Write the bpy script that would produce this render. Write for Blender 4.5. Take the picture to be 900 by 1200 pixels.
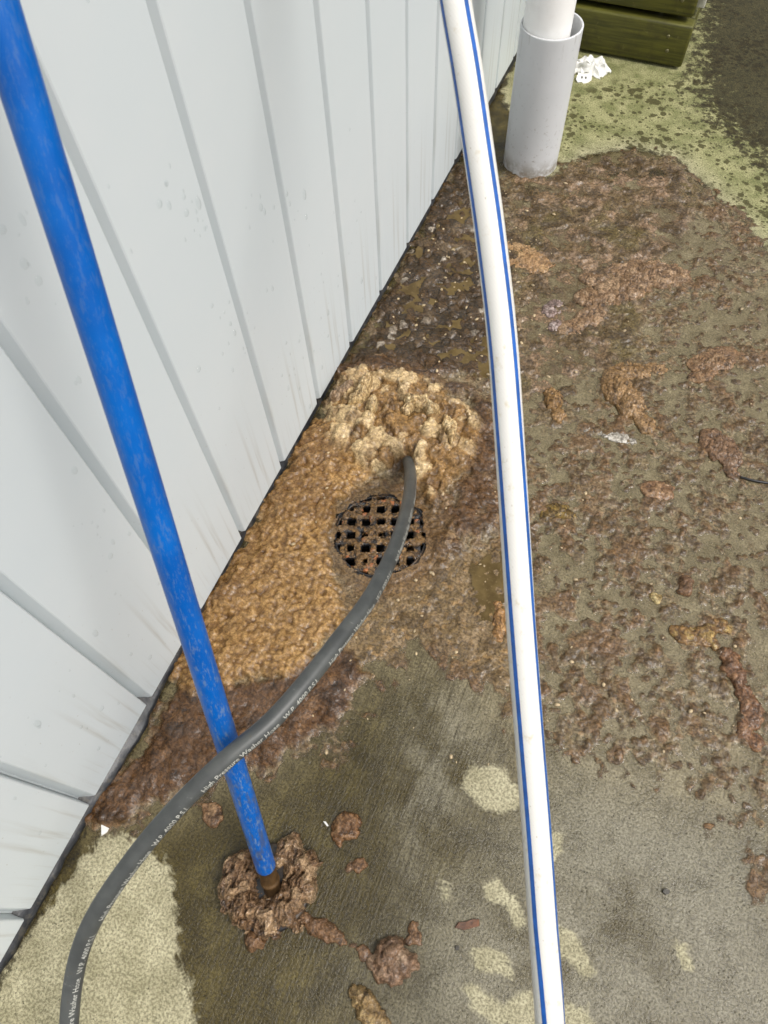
import bpy, bmesh, math, random
import numpy as np
from mathutils import Vector, Matrix

for o in list(bpy.data.objects): bpy.data.objects.remove(o)
S = bpy.context.scene
COL = S.collection
rng = np.random.default_rng(7)
random.seed(7)

# ------------------------------------------------------------------ camera
F_PX = 834.25                        # focal length in photograph pixels (900 x 1200)
H = 1.06                             # camera height
CAM = np.array([0.4293 * H, 0.0, H])
R = np.array([[0.92364939, 0.38197122, -0.03114149],     # right
              [0.3196026, -0.8125736, -0.48742008],      # down
              [-0.2114852, 0.44025235, -0.8726121]])     # forward
cd = bpy.data.cameras.new('camera'); cam = bpy.data.objects.new('camera', cd); COL.objects.link(cam)
M4 = Matrix.Identity(4)
for i in range(3):
    M4[i][0] = R[0][i]; M4[i][1] = -R[1][i]; M4[i][2] = -R[2][i]; M4[i][3] = CAM[i]
cam.matrix_world = M4
cd.sensor_fit = 'VERTICAL'; cd.sensor_height = 36.0; cd.sensor_width = 27.0
cd.lens = 36.0 * F_PX / 1200.0
cd.clip_start = 0.02; cd.clip_end = 400
cd.dof.use_dof = True; cd.dof.focus_distance = 1.15; cd.dof.aperture_fstop = 14
S.camera = cam
S.render.resolution_x = 768; S.render.resolution_y = 1024

# ------------------------------------------------------------------ sky, sun, exposure
SUN_EL, SUN_AZ = math.radians(56), math.radians(96)      # azimuth from +y towards +x
W = bpy.data.worlds.new('World'); S.world = W; W.use_nodes = True
nt = W.node_tree; nt.nodes.clear()
wo = nt.nodes.new('ShaderNodeOutputWorld'); bg = nt.nodes.new('ShaderNodeBackground')
sk = nt.nodes.new('ShaderNodeTexSky'); sk.sky_type = 'NISHITA'; sk.sun_disc = False
sk.sun_elevation = SUN_EL; sk.sun_rotation = SUN_AZ
sk.air_density = 1.0; sk.dust_density = 6.0; sk.ozone_density = 1.0
hs = nt.nodes.new('ShaderNodeHueSaturation'); hs.inputs['Saturation'].default_value = 0.25   # overcast: grey sky
nt.links.new(sk.outputs[0], hs.inputs['Color']); nt.links.new(hs.outputs[0], bg.inputs[0])
bg.inputs[1].default_value = 0.12
nt.links.new(bg.outputs[0], wo.inputs[0])
sl = bpy.data.lights.new('sun', 'SUN'); sl.energy = 1.4; sl.angle = math.radians(20); sl.color = (1, 0.965, 0.91)
sun = bpy.data.objects.new('sun', sl); COL.objects.link(sun)
sd = Vector((math.sin(SUN_AZ) * math.cos(SUN_EL), math.cos(SUN_AZ) * math.cos(SUN_EL), math.sin(SUN_EL)))
sun.rotation_euler = sd.to_track_quat('Z', 'Y').to_euler(); sun.location = (3, 1, 5)
S.view_settings.view_transform = 'Standard'; S.view_settings.look = 'None'
S.view_settings.gamma = 1.0; S.view_settings.use_curve_mapping = False
S.view_settings.exposure = 0.42
S.render.engine = 'CYCLES'

# ------------------------------------------------------------------ helpers
def ray(px, py): return np.array([(px - 450) / F_PX, (py - 600) / F_PX, 1.0]) @ R
def at_z(px, py, z=0.0):
    d = ray(px, py); return CAM + d * ((z - H) / d[2])
def at_y(px, py, y):
    d = ray(px, py); return CAM + d * (y / d[1])
def G2(pts): return np.array([at_z(x, y)[:2] for x, y in pts])
def lin(c):
    c = np.asarray(c, float) / 255.0
    return np.where(c <= 0.04045, c / 12.92, ((c + 0.055) / 1.055) ** 2.4)
def L4(r, g, b): return (*[float(v) for v in lin((r, g, b))], 1.0)
def tag(o, label=None, cat=None, group=None, kind=None):
    if label: o['label'] = label
    if cat: o['category'] = cat
    if group: o['group'] = group
    if kind: o['kind'] = kind
    return o
def empty(name, loc=(0, 0, 0)):
    o = bpy.data.objects.new(name, None); COL.objects.link(o); o.location = loc; o.empty_display_size = .05; return o
def link(name, me, mat=None, parent=None, smooth=True):
    o = bpy.data.objects.new(name, me); COL.objects.link(o)
    if mat and not me.materials: me.materials.append(mat)
    if smooth and len(me.polygons): me.polygons.foreach_set('use_smooth', np.ones(len(me.polygons), bool))
    if parent:
        o.parent = parent; o.matrix_parent_inverse = Matrix.Translation(parent.location).inverted()
    return o
def mesh_np(name, V, Fq, attrs=None):
    """V (n,3), Fq (m,4 or 3) -> mesh; attrs name -> (n,) float or (n,3) colour"""
    me = bpy.data.meshes.new(name); k = Fq.shape[1]
    me.vertices.add(len(V)); me.vertices.foreach_set('co', np.ascontiguousarray(V, np.float32).ravel())
    me.loops.add(Fq.size); me.loops.foreach_set('vertex_index', np.ascontiguousarray(Fq, np.int32).ravel())
    me.polygons.add(len(Fq)); me.polygons.foreach_set('loop_start', np.arange(0, Fq.size, k, dtype=np.int32))
    for n, a in (attrs or {}).items():
        if a.ndim == 1:
            at = me.attributes.new(n, 'FLOAT', 'POINT'); at.data.foreach_set('value', np.ascontiguousarray(a, np.float32))
        else:
            at = me.attributes.new(n, 'FLOAT_COLOR', 'POINT')
            at.data.foreach_set('color', np.c_[a, np.ones(len(a))].astype(np.float32).ravel())
    me.update(calc_edges=True); me.validate()
    return me
def grid_faces(nx, ny):                                   # vertex index = j*nx + i
    i, j = np.meshgrid(np.arange(nx - 1), np.arange(ny - 1)); a = (j * nx + i).ravel()
    return np.stack([a, a + 1, a + nx + 1, a + nx], 1)
def compact(V, Fq, attrs):
    used = np.zeros(len(V), bool); used[Fq.ravel()] = True
    idx = np.cumsum(used) - 1
    return V[used], idx[Fq], {k: v[used] for k, v in attrs.items()}

# numpy noise
def _h(ix, iy, s):
    n = (ix.astype(np.int64) * 374761393 + iy.astype(np.int64) * 668265263 + s * 1442695041) & 0xffffffff
    n = ((n ^ (n >> 13)) * 1274126177) & 0xffffffff
    n = ((n ^ (n >> 15)) * 2246822519) & 0xffffffff
    return ((n ^ (n >> 16)) & 0xffffff) / float(0x1000000)
def perlin(x, y, s=0):
    ix, iy = np.floor(x), np.floor(y); fx, fy = x - ix, y - iy
    u, v = fx * fx * fx * (fx * (fx * 6 - 15) + 10), fy * fy * fy * (fy * (fy * 6 - 15) + 10)
    def g(a, b):
        t = _h(ix + a, iy + b, s) * 2 * math.pi
        return np.cos(t) * (fx - a) + np.sin(t) * (fy - b)
    return 1.5 * ((g(0, 0) * (1 - u) + g(1, 0) * u) * (1 - v) + (g(0, 1) * (1 - u) + g(1, 1) * u) * v)
def fbm(x, y, s=0, o=4):
    r = 0; a = 1.0; t = 0
    for k in range(o):
        r = r + a * perlin(x * 2 ** k + 17.3 * k, y * 2 ** k - 9.1 * k, s + k); t += a; a *= .55
    return r / t * 1.4
def worley(x, y, s=0):
    ix, iy = np.floor(x), np.floor(y)
    f1 = np.full(x.shape, 9.0); f2 = f1.copy(); idr = np.zeros_like(f1)
    for a in (-1, 0, 1):
        for b in (-1, 0, 1):
            cx, cy = ix + a, iy + b
            d = np.hypot(cx + .1 + .8 * _h(cx, cy, s) - x, cy + .1 + .8 * _h(cx, cy, s + 11) - y)
            nr = d < f1
            f2 = np.where(nr, f1, np.minimum(f2, d)); idr = np.where(nr, _h(cx, cy, s + 23), idr); f1 = np.where(nr, d, f1)
    return f1, f2, idr
def dome(f, r=.8): return np.sqrt(np.clip(1 - (f / r) ** 2, 0, 1))
def ss(a, b, x):
    t = np.clip((x - a) / (b - a), 0, 1); return t * t * (3 - 2 * t)
def sdf(P, X, Y):                                          # signed distance, + inside
    d = np.full(X.shape, 1e9); ins = np.zeros(X.shape, bool); n = len(P)
    for k in range(n):
        (ax, ay), (bx, by) = P[k], P[(k + 1) % n]
        ex, ey = bx - ax, by - ay
        t = np.clip(((X - ax) * ex + (Y - ay) * ey) / (ex * ex + ey * ey + 1e-12), 0, 1)
        d = np.minimum(d, np.hypot(X - ax - t * ex, Y - ay - t * ey))
        c = ((ay > Y) != (by > Y)) & (X < (bx - ax) * (Y - ay) / (by - ay + 1e-12) + ax)
        ins ^= c
    return np.where(ins, d, -d)
def lerp(a, b, t): return a + (b - a) * t
def mixc(C, col, m):                                       # C (n,3) linear
    return C + (lin(col)[None, :] - C) * m[..., None]

# shader helper
class NT:
    def __init__(s, name):
        s.m = bpy.data.materials.new(name); s.m.use_nodes = True; s.t = s.m.node_tree; s.t.nodes.clear()
        s.out = s.t.nodes.new('ShaderNodeOutputMaterial'); s.b = s.t.nodes.new('ShaderNodeBsdfPrincipled')
        s.t.links.new(s.b.outputs[0], s.out.inputs[0])
    def n(s, typ, ins=None, **kw):
        nd = s.t.nodes.new(typ)
        for k, v in kw.items(): setattr(nd, k, v)
        for k, v in (ins or {}).items(): s.set(nd.inputs[k], v)
        return nd
    def set(s, sock, v):
        if hasattr(v, 'is_output'): s.t.links.new(v, sock)
        elif hasattr(v, 'outputs'): s.t.links.new(v.outputs[0], sock)
        else: sock.default_value = v
    def p(s, **kw):
        for k, v in kw.items(): s.set(s.b.inputs[k.replace('_', ' ')], v)
    def math(s, op, a, b=0.0, c=False):
        nd = s.n('ShaderNodeMath', operation=op, use_clamp=c); s.set(nd.inputs[0], a); s.set(nd.inputs[1], b); return nd.outputs[0]
    def mix(s, f, a, b, blend='MIX'):
        nd = s.n('ShaderNodeMix', data_type='RGBA', blend_type=blend); s.set(nd.inputs[0], f); s.set(nd.inputs[6], a); s.set(nd.inputs[7], b); return nd.outputs[2]
    def attr(s, name, out='Fac'):
        return s.n('ShaderNodeAttribute', attribute_name=name).outputs[out]
    def co(s, scale=None, obj=True, rot=None):
        c = s.n('ShaderNodeTexCoord').outputs['Object']
        if scale is None: return c
        mp = s.n('ShaderNodeMapping'); s.set(mp.inputs['Vector'], c); mp.inputs['Scale'].default_value = scale
        if rot: mp.inputs['Rotation'].default_value = rot
        return mp.outputs[0]
    def noise(s, scale, det=4, rough=.55, vec=None, dist=0.0):
        nd = s.n('ShaderNodeTexNoise'); nd.inputs['Scale'].default_value = scale; nd.inputs['Detail'].default_value = det
        nd.inputs['Roughness'].default_value = rough; nd.inputs['Distortion'].default_value = dist
        s.set(nd.inputs['Vector'], vec if vec is not None else s.co()); return nd.outputs['Fac']
    def vor(s, scale, vec=None, out='Distance', rand=1.0):
        nd = s.n('ShaderNodeTexVoronoi'); nd.inputs['Scale'].default_value = scale; nd.inputs['Randomness'].default_value = rand
        s.set(nd.inputs['Vector'], vec if vec is not None else s.co()); return nd.outputs[out]
    def ramp(s, f, a, b, va=0.0, vb=1.0):
        nd = s.n('ShaderNodeMapRange', interpolation_type='SMOOTHSTEP'); s.set(nd.inputs[0], f)
        for i, v in enumerate((a, b, va, vb)): nd.inputs[i + 1].default_value = v
        return nd.outputs[0]
    def bump(s, h, strength=.3, dist=.002, normal=None):
        nd = s.n('ShaderNodeBump'); nd.inputs['Strength'].default_value = strength; nd.inputs['Distance'].default_value = dist
        s.set(nd.inputs['Height'], h)
        if normal is not None: s.set(nd.inputs['Normal'], normal)
        return nd.outputs[0]

# ------------------------------------------------------------------ materials
def mat_ground():
    a = NT('concrete'); c = a.co()
    speck = a.noise(300, 3, .75); mott = a.noise(22, 6, .65); pore = a.vor(210); mid = a.noise(75, 5, .7)
    streak = a.noise(1.0, 5, .65, vec=a.co((190, 14, 1), rot=(0, 0, math.radians(8))))
    # wet concrete
    wet = a.mix(a.ramp(mott, .35, .68), L4(50, 42, 14), L4(84, 74, 38))
    wet = a.mix(a.math('MULTIPLY', a.ramp(mott, .22, .56, .35, 1), a.attr('grey')), wet, L4(117, 112, 95))
    wet = a.mix(a.math('MULTIPLY', a.ramp(a.noise(9, 5, .65), .42, .62), a.attr('moss')), wet, L4(62, 53, 21))
    wet = a.mix(a.math('MULTIPLY', a.attr('stain'), .85), wet, a.mix(a.ramp(mott, .3, .7), L4(108, 99, 75), L4(140, 130, 104)))
    wet = a.mix(a.math('MULTIPLY', a.ramp(streak, .46, .62), a.attr('broom')), wet, L4(56, 49, 29))
    wet = a.mix(a.math('MULTIPLY', a.ramp(mid, .50, .68), .35), wet, L4(56, 49, 30))
    # dry concrete
    dry = a.mix(a.ramp(mott, .3, .7), L4(136, 130, 104), L4(166, 160, 134))
    dry = a.mix(a.attr('green'), dry, a.mix(a.ramp(mott, .35, .65), L4(108, 110, 70), L4(148, 146, 106)))
    edge = a.math('ADD', a.attr('dry'), a.math('MULTIPLY', a.math('SUBTRACT', a.noise(38, 6, .7), .5), .045))
    df = a.ramp(a.math('ADD', edge, a.math('MULTIPLY', a.math('SUBTRACT', mid, .5), .014)), -.004, .007)
    # damp lichen-dark spots over the green patch
    wv = a.n('ShaderNodeVectorMath', operation='ADD')
    nz = a.n('ShaderNodeTexNoise'); nz.inputs['Scale'].default_value = 70; nz.inputs['Detail'].default_value = 4; a.set(nz.inputs['Vector'], c)
    sc = a.n('ShaderNodeVectorMath', operation='SCALE'); a.set(sc.inputs[0], nz.outputs['Color']); sc.inputs[3].default_value = .011
    a.set(wv.inputs[0], c); a.set(wv.inputs[1], sc.outputs[0])
    sv = a.vor(40, vec=wv.outputs[0]); sv2 = a.vor(80, vec=wv.outputs[0])
    dens = a.noise(6, 3)
    sp = a.math('MAXIMUM', a.ramp(a.math('SUBTRACT', sv, a.ramp(dens, .30, .64, .10, .44)), .05, -.04, 0, 1),
                a.ramp(a.math('SUBTRACT', sv2, a.ramp(dens, .30, .64, .10, .40)), .05, -.04, 0, 1))
    sp = a.math('MULTIPLY', sp, a.attr('spots'))
    dry = a.mix(a.math('MULTIPLY', sp, .88), dry, a.mix(mid, L4(44, 40, 16), L4(72, 68, 32)))
    col = a.mix(df, wet, dry)
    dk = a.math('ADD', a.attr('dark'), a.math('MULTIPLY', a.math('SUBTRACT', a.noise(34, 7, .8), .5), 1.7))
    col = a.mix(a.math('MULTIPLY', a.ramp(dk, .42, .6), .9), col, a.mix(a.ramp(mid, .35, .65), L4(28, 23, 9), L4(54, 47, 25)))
    # grains and pores
    g = a.mix(a.ramp(speck, .36, .64), (.58, .57, .54, 1), (1.34, 1.34, 1.34, 1))
    col = a.mix(1.0, col, g, 'MULTIPLY')
    pf = a.math('MULTIPLY', a.ramp(pore, .26, .10, 0, 1), a.ramp(a.noise(45, 3, .7), .46, .60))
    col = a.mix(a.math('MULTIPLY', pf, .72), col, L4(34, 30, 20))
    a.p(Base_Color=col, Roughness=a.math('ADD', a.math('MULTIPLY', df, .58), a.math('ADD', .09, a.math('MULTIPLY', a.ramp(mott, .3, .7), .2))))
    a.b.inputs['IOR'].default_value = 1.36
    h = a.math('ADD', a.math('MULTIPLY', speck, .9), a.math('MULTIPLY', a.math('MULTIPLY', streak, a.attr('broom')), 2.2))
    h = a.math('ADD', h, a.math('MULTIPLY', mid, .9))
    a.p(Normal=a.bump(a.math('SUBTRACT', h, a.math('MULTIPLY', pf, .9)), .5, .0016))
    return a.m

def mat_sludge(name, rough=.26, bs=.6, fine=260, amp=.5):
    a = NT(name)
    n1 = a.noise(fine, 4, .65); n2 = a.noise(95, 5, .65)
    col = a.attr('col', 'Color')
    lo, hi = (1 - amp) * .80, (1 + amp * .75) * .86
    v = a.mix(1.0, col, a.mix(a.ramp(n1, .34, .66), (lo, lo * .97, lo * .94, 1), (hi, hi, hi, 1)), 'MULTIPLY')
    v = a.mix(1.0, v, a.mix(a.ramp(n2, .32, .68), (.74, .72, .70, 1), (1.2, 1.2, 1.2, 1)), 'MULTIPLY')
    a.p(Base_Color=v, Normal=a.bump(a.math('ADD', n1, a.math('MULTIPLY', n2, 2.2)), bs, .0026))
    a.p(Roughness=a.math('ADD', rough - .12, a.math('MULTIPLY', n2, .3)))
    a.b.inputs['IOR'].default_value = 1.35
    a.p(Coat_Weight=a.ramp(a.noise(35, 3), .36, .62, .1, .95), Coat_Roughness=.05, Coat_Normal=a.bump(n2, .5, .0030)); a.b.inputs['Coat IOR'].default_value = 1.33
    # a film thinner than about a millimetre lets the slab show through
    t = a.math('ADD', a.attr('thk'), a.math('MULTIPLY', a.math('SUBTRACT', n2, .5), .0016))
    a.p(Alpha=a.ramp(t, .0001, .0017))
    return a.m

def mat_water():
    a = NT('murky_water')
    col = a.mix(a.ramp(a.noise(30, 4, .6), .35, .65), L4(74, 60, 33), L4(98, 82, 50))
    a.p(Base_Color=a.mix(a.ramp(a.noise(220, 3), .58, .7), col, L4(104, 88, 58)), Roughness=.05, Normal=a.bump(a.noise(60, 2), .12, .001))
    a.b.inputs['IOR'].default_value = 1.33
    return a.m

def mat_wall():
    a = NT('grey_painted_cladding')
    n = a.noise(3, 5, .6); st = a.noise(1.0, 4, .6, vec=a.co((1, 60, 2.2)))
    col = a.mix(a.ramp(n, .35, .7), L4(199, 206, 208), L4(204, 209, 210))
    z = a.n('ShaderNodeSeparateXYZ'); a.set(z.inputs[0], a.co()); zz = z.outputs[2]
    low = a.ramp(zz, .30, .0, 0, 1)
    col = a.mix(a.math('MULTIPLY', a.math('MULTIPLY', a.ramp(st, .52, .72), low), .6), col, L4(158, 154, 142))
    fl = a.ramp(a.noise(150, 3, .7), .67, .73)
    col = a.mix(a.math('MULTIPLY', a.math('MULTIPLY', fl, a.ramp(zz, .55, .05, 0, 1)), .6), col, L4(150, 142, 124))
    a.p(Base_Color=col, Roughness=a.math('ADD', .36, a.math('MULTIPLY', n, .12)), Normal=a.bump(a.noise(5, 2), .05, .004))
    return a.m

def mat_plain(name, rgb, rough=.4, var=.12, scale=60, bump=.0, metal=0.0, dirt=None, dirtamt=.0, dscale=25):
    a = NT(name); n = a.noise(scale, 4, .6)
    lo = L4(*[c * (1 - var) for c in rgb]); hi = L4(*[min(255, c * (1 + var * .6)) for c in rgb])
    col = a.mix(a.ramp(n, .3, .7), lo, hi)
    if dirt: col = a.mix(a.math('MULTIPLY', a.ramp(a.noise(dscale, 5, .7), .5, .66), dirtamt), col, L4(*dirt))
    a.p(Base_Color=col, Roughness=rough, Metallic=metal)
    if bump: a.p(Normal=a.bump(n, bump, .002))
    return a.m

def mat_greypvc():
    a = NT('grey_pvc'); n = a.noise(8, 4)
    col = a.mix(a.ramp(n, .3, .7), L4(197, 199, 200), L4(204, 205, 206))
    z = a.n('ShaderNodeSeparateXYZ'); a.set(z.inputs[0], a.co())
    sp = a.ramp(a.noise(110, 4, .7), .60, .70)
    foot = a.math('MULTIPLY', a.ramp(a.noise(40, 5, .7), .38, .6), a.ramp(z.outputs[2], .05, .0, 0, 1))
    f = a.math('MAXIMUM', a.math('MULTIPLY', foot, .8), a.math('MULTIPLY', sp, a.ramp(z.outputs[2], .25, .0, .06, .6)))
    rim = a.math('MULTIPLY', a.ramp(a.noise(1.0, 4, .7, vec=a.co((90, 90, 14))), .55, .68), a.ramp(z.outputs[2], .22, .30, 0, .4))
    col = a.mix(f, col, L4(112, 98, 72)); col = a.mix(rim, col, L4(140, 136, 126))
    a.p(Base_Color=col, Roughness=.38)
    return a.m

def mat_pole():
    a = NT('worn_blue_plastic')
    col = a.mix(a.ramp(a.noise(14, 3), .3, .7), L4(0, 78, 156), L4(0, 92, 174))
    z = a.n('ShaderNodeSeparateXYZ'); a.set(z.inputs[0], a.co()); wear = a.ramp(z.outputs[2], .75, .15, .25, 1)
    s1 = a.ramp(a.noise(1.0, 5, .75, vec=a.co((260, 260, 60))), .53, .62)
    s2 = a.ramp(a.noise(1.0, 4, .7, vec=a.co((600, 600, 170))), .57, .63)
    f = a.math('MULTIPLY', a.math('MAXIMUM', s1, a.math('MULTIPLY', s2, .7)), wear)
    col = a.mix(a.math('MULTIPLY', f, .62), col, L4(118, 132, 140))
    g = a.ramp(a.noise(120, 3), .68, .74)
    col = a.mix(a.math('MULTIPLY', g, a.ramp(z.outputs[2], .22, .03, 0, .9)), col, L4(60, 48, 24))
    gm = a.ramp(a.noise(1.0, 5, .7, vec=a.co((90, 90, 22))), .50, .62)
    col = a.mix(a.math('MULTIPLY', gm, a.ramp(z.outputs[2], .55, .10, 0, .55)), col, L4(72, 70, 62))
    a.b.inputs['Specular IOR Level'].default_value = .3
    a.p(Base_Color=col, Roughness=a.math('ADD', .3, a.math('MULTIPLY', f, .3)), Normal=a.bump(a.noise(1.0, 3, vec=a.co((200, 200, 30))), .12, .001))
    return a.m

def mat_white_hose():
    a = NT('white_braided_pvc')
    br = a.n('ShaderNodeTexWave', wave_type='BANDS', bands_direction='DIAGONAL'); br.inputs['Scale'].default_value = 150
    br.inputs['Distortion'].default_value = 1.5
    a.set(br.inputs['Vector'], a.co())
    col = a.mix(a.math('MULTIPLY', br.outputs['Fac'], .16), L4(214, 212, 206), L4(200, 196, 187))
    d = a.ramp(a.noise(70, 5, .7), .56, .74); d2 = a.ramp(a.noise(260, 3, .7), .66, .74)
    col = a.mix(a.math('MULTIPLY', d, .65), col, L4(186, 172, 138))
    col = a.mix(a.math('MULTIPLY', d2, .55), col, L4(140, 122, 92))
    a.p(Base_Color=col, Roughness=.32); a.b.inputs['Subsurface Weight'].default_value = .0
    a.p(Normal=a.bump(br.outputs['Fac'], .03, .0008))
    return a.m

def mat_grey_hose():
    a = NT('grey_rubber_hose')
    col = a.mix(a.ramp(a.noise(40, 4), .3, .7), L4(60, 62, 61), L4(75, 77, 75))
    sc = a.ramp(a.noise(1.0, 4, .7, vec=a.co((60, 160, 60))), .64, .72)
    col = a.mix(a.math('MULTIPLY', sc, .3), col, L4(140, 140, 134))
    col = a.mix(a.math('MULTIPLY', a.ramp(a.noise(80, 4, .7), .62, .72), .35), col, L4(70, 58, 36))
    a.p(Base_Color=col, Roughness=.45, Normal=a.bump(a.noise(300, 3), .1, .0008))
    return a.m

def mat_timber():
    a = NT('mossy_green_timber')
    gr = a.noise(1.0, 5, .65, vec=a.co((8, 60, 150), rot=(0, 0, 0)))
    col = a.mix(a.ramp(gr, .3, .7), L4(58, 58, 12), L4(90, 88, 26))
    col = a.mix(a.math('MULTIPLY', a.ramp(a.noise(16, 5, .65), .48, .68), .6), col, L4(52, 46, 20))
    col = a.mix(a.math('MULTIPLY', a.ramp(a.noise(60, 4, .7), .6, .72), .4), col, L4(112, 106, 56))
    a.p(Base_Color=col, Roughness=.6, Normal=a.bump(gr, .35, .002))
    return a.m

def mat_grate():
    a = NT('fouled_black_iron')
    n = a.noise(55, 5, .65); n2 = a.noise(200, 4, .65)
    muck = a.mix(a.ramp(n2, .3, .7), L4(92, 66, 34), L4(152, 118, 72))
    nrm = a.n('ShaderNodeNewGeometry').outputs['Normal']; sp = a.n('ShaderNodeSeparateXYZ'); a.set(sp.inputs[0], nrm)
    f = a.math('MULTIPLY', a.ramp(n, .50, .60), a.ramp(sp.outputs[2], .3, .8))      # sludge lies on upward faces
    col = a.mix(f, L4(28, 28, 30), muck)
    a.p(Base_Color=col, Roughness=a.math('ADD', .22, a.math('MULTIPLY', f, .2)), Normal=a.bump(a.math('ADD', n2, a.math('MULTIPLY', n, 2)), .6, .003))
    return a.m

M = dict(ground=mat_ground(), tan=mat_sludge('tan_curd', .20, .40, 300, .30), brown=mat_sludge('brown_sludge', .20, .65, 250, .45),
         pulp=mat_sludge('pale_pulp', .24, .7, 230, .35), rag=mat_sludge('sodden_paper', .20, .8, 240, .42), water=mat_water(), wall=mat_wall(), pole=mat_pole(),
         whose=mat_white_hose(), ghose=mat_grey_hose(), timber=mat_timber(), grate=mat_grate(),
         stripe=mat_plain('blue_stripe', (22, 84, 160), .35, .12, 80), ink=mat_plain('white_ink', (178, 178, 170), .5, .1, 300, dirt=(110, 108, 100), dirtamt=.6, dscale=160),
         greypvc=mat_greypvc(),
         whitepvc=mat_plain('white_pvc', (246, 245, 242), .38, .02, 12, dirt=(200, 194, 182), dirtamt=.08, dscale=40),
         membrane=mat_plain('black_membrane', (34, 36, 40), .38, .3, 70, .5, dirt=(88, 82, 70), dirtamt=.5, dscale=90),
         rubber=mat_plain('black_rubber', (24, 24, 25), .4, .2, 60, .2, dirt=(80, 62, 40), dirtamt=.5),
         ferrule=mat_plain('dirty_brass', (88, 66, 40), .4, .25, 70, .3, .3),
         paper=mat_plain('crumpled_white_paper', (222, 221, 216), .6, .06, 30, .3, dirt=(176, 170, 152), dirtamt=.3, dscale=45),
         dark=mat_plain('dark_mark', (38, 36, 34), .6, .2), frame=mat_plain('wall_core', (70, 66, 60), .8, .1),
         screw=mat_plain('dull_screw', (120, 116, 84), .45, .2, 200, 0, .6), trim=mat_plain('white_trim', (214, 212, 200), .5, .05, 20, dirt=(150, 146, 120), dirtamt=.4),
         leaf=mat_plain('brown_leaf', (96, 62, 40), .5, .3, 120, .4), pebble=mat_plain('dark_pebble', (58, 54, 46), .5, .3, 200, .3),
         pit=mat_plain('drain_wall', (46, 36, 24), .4, .3, 40, .4), sump=mat_plain('drain_water', (30, 22, 12), .06, .3, 20),
         brass=mat_plain('brass', (150, 118, 62), .3, .1, 40, 0, 1.0))
a = NT('clear_water')
gl = a.n('ShaderNodeBsdfGlossy'); gl.inputs['Roughness'].default_value = .03; tr = a.n('ShaderNodeBsdfTransparent'); tr.inputs[0].default_value = (.96, .97, .97, 1)
fr = a.n('ShaderNodeFresnel'); fr.inputs[0].default_value = 1.33; mx = a.n('ShaderNodeMixShader')
bf = a.n('ShaderNodeNewGeometry').outputs['Backfacing']
a.set(mx.inputs[0], a.math('MULTIPLY', fr.outputs[0], a.math('SUBTRACT', 1.0, bf))); a.set(mx.inputs[1], tr.outputs[0]); a.set(mx.inputs[2], gl.outputs[0]); a.t.links.new(mx.outputs[0], a.out.inputs[0]); a.t.nodes.remove(a.b)
M['drop'] = a.m
M['rim'] = mat_plain('wet_black_iron', (34, 34, 35), .16, .3, 90, .3, dirt=(112, 84, 50), dirtamt=.8, dscale=38)

# ------------------------------------------------------------------ ground plan (photo pixel -> point on the ground)
GR_C = at_z(446, 628)[:2]; GR_R = .081                      # drain grate
PIPE = at_z(621, 190)[:2]
PL = at_z(318, 1040)[:2]                                    # plunger
def dense(lo, hi, step, far):
    n = int(round((hi - lo) / step)); core = lo + np.arange(n + 1) * step
    e = np.array([.05, .15, .4, 1, 2.5, 6, 15, 40, far]); return np.r_[lo - e[::-1], core, hi + e]
gx = dense(-.06, 1.40, .005, 150); gy = dense(-.50, 2.75, .005, 150)
X, Y = np.meshgrid(gx, gy)
core = (X > -.07) & (X < 1.41) & (Y > -.51) & (Y < 2.76)
dry_polys = [
    [(120, 975), (175, 985), (200, 1020), (208, 1075), (212, 1130), (230, 1175), (235, 1260), (-60, 1260), (-60, 1180), (20, 1110)],      # by the wall, lower left
    [(546, 905), (560, 896), (580, 898), (594, 910), (612, 930), (606, 948), (578, 952), (556, 938), (545, 922)],
    [(640, 975), (657, 975), (655, 1000), (645, 1015), (640, 1000)],
    [(515, 1035), (524, 1033), (529, 1050), (520, 1053)],
    [(565, 1035), (582, 1030), (600, 1050), (615, 1080), (610, 1090), (590, 1062), (570, 1050)],
    [(556, 1120), (570, 1108), (590, 1118), (600, 1145), (580, 1135), (558, 1138)],
    [(540, 1158), (560, 1160), (590, 1175), (620, 1160), (640, 1180), (640, 1215), (600, 1200), (560, 1190)],
    [(650, 1085), (675, 1095), (697, 1140), (685, 1145), (660, 1120)],
    [(655, 1175), (690, 1185), (700, 1220), (655, 1220)],
    [(792, 1105), (800, 1108), (808, 1132), (800, 1136), (793, 1118)],
    [(590, 120), (640, 210), (690, 182), (740, 174), (790, 186), (830, 222), (870, 262), (905, 300), (960, 330), (960, -160), (560, -160)],   # mossy slab by the pipe
]
dryf = np.full(X.shape, -.5)
for k, P in enumerate(dry_polys):
    s = sdf(G2(P), X, Y); dryf = np.maximum(dryf, s if k in (0, 10) else s * 1.2 + .003)
grn = ss(-.05, .08, sdf(G2(dry_polys[10]), X, Y))
grn = np.maximum(grn, .10 * ss(-.05, .05, sdf(G2(dry_polys[0]), X, Y)))
dark = ss(-.30, .25, sdf(G2([(850, -200), (822, 60), (828, 120), (870, 160), (905, 190), (1100, 260), (1100, -200)]), X, Y))
dark = np.maximum(dark, .62 * ss(-.03, .06, sdf(G2([(590, 205), (655, 210), (690, 186), (740, 178), (790, 190), (830, 226), (860, 262), (850, 290), (800, 240), (740, 215), (690, 215), (600, 260)]), X, Y)))
mossline = np.exp(-((sdf(G2(dry_polys[10]), X, Y) + .0) / .022) ** 2)
dark = np.maximum(dark, .5 * mossline * (Y > .8))
dark = np.maximum(dark, .62 * np.exp(-(X / .022) ** 2))                     # darker band along the foot of the wall
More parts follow.
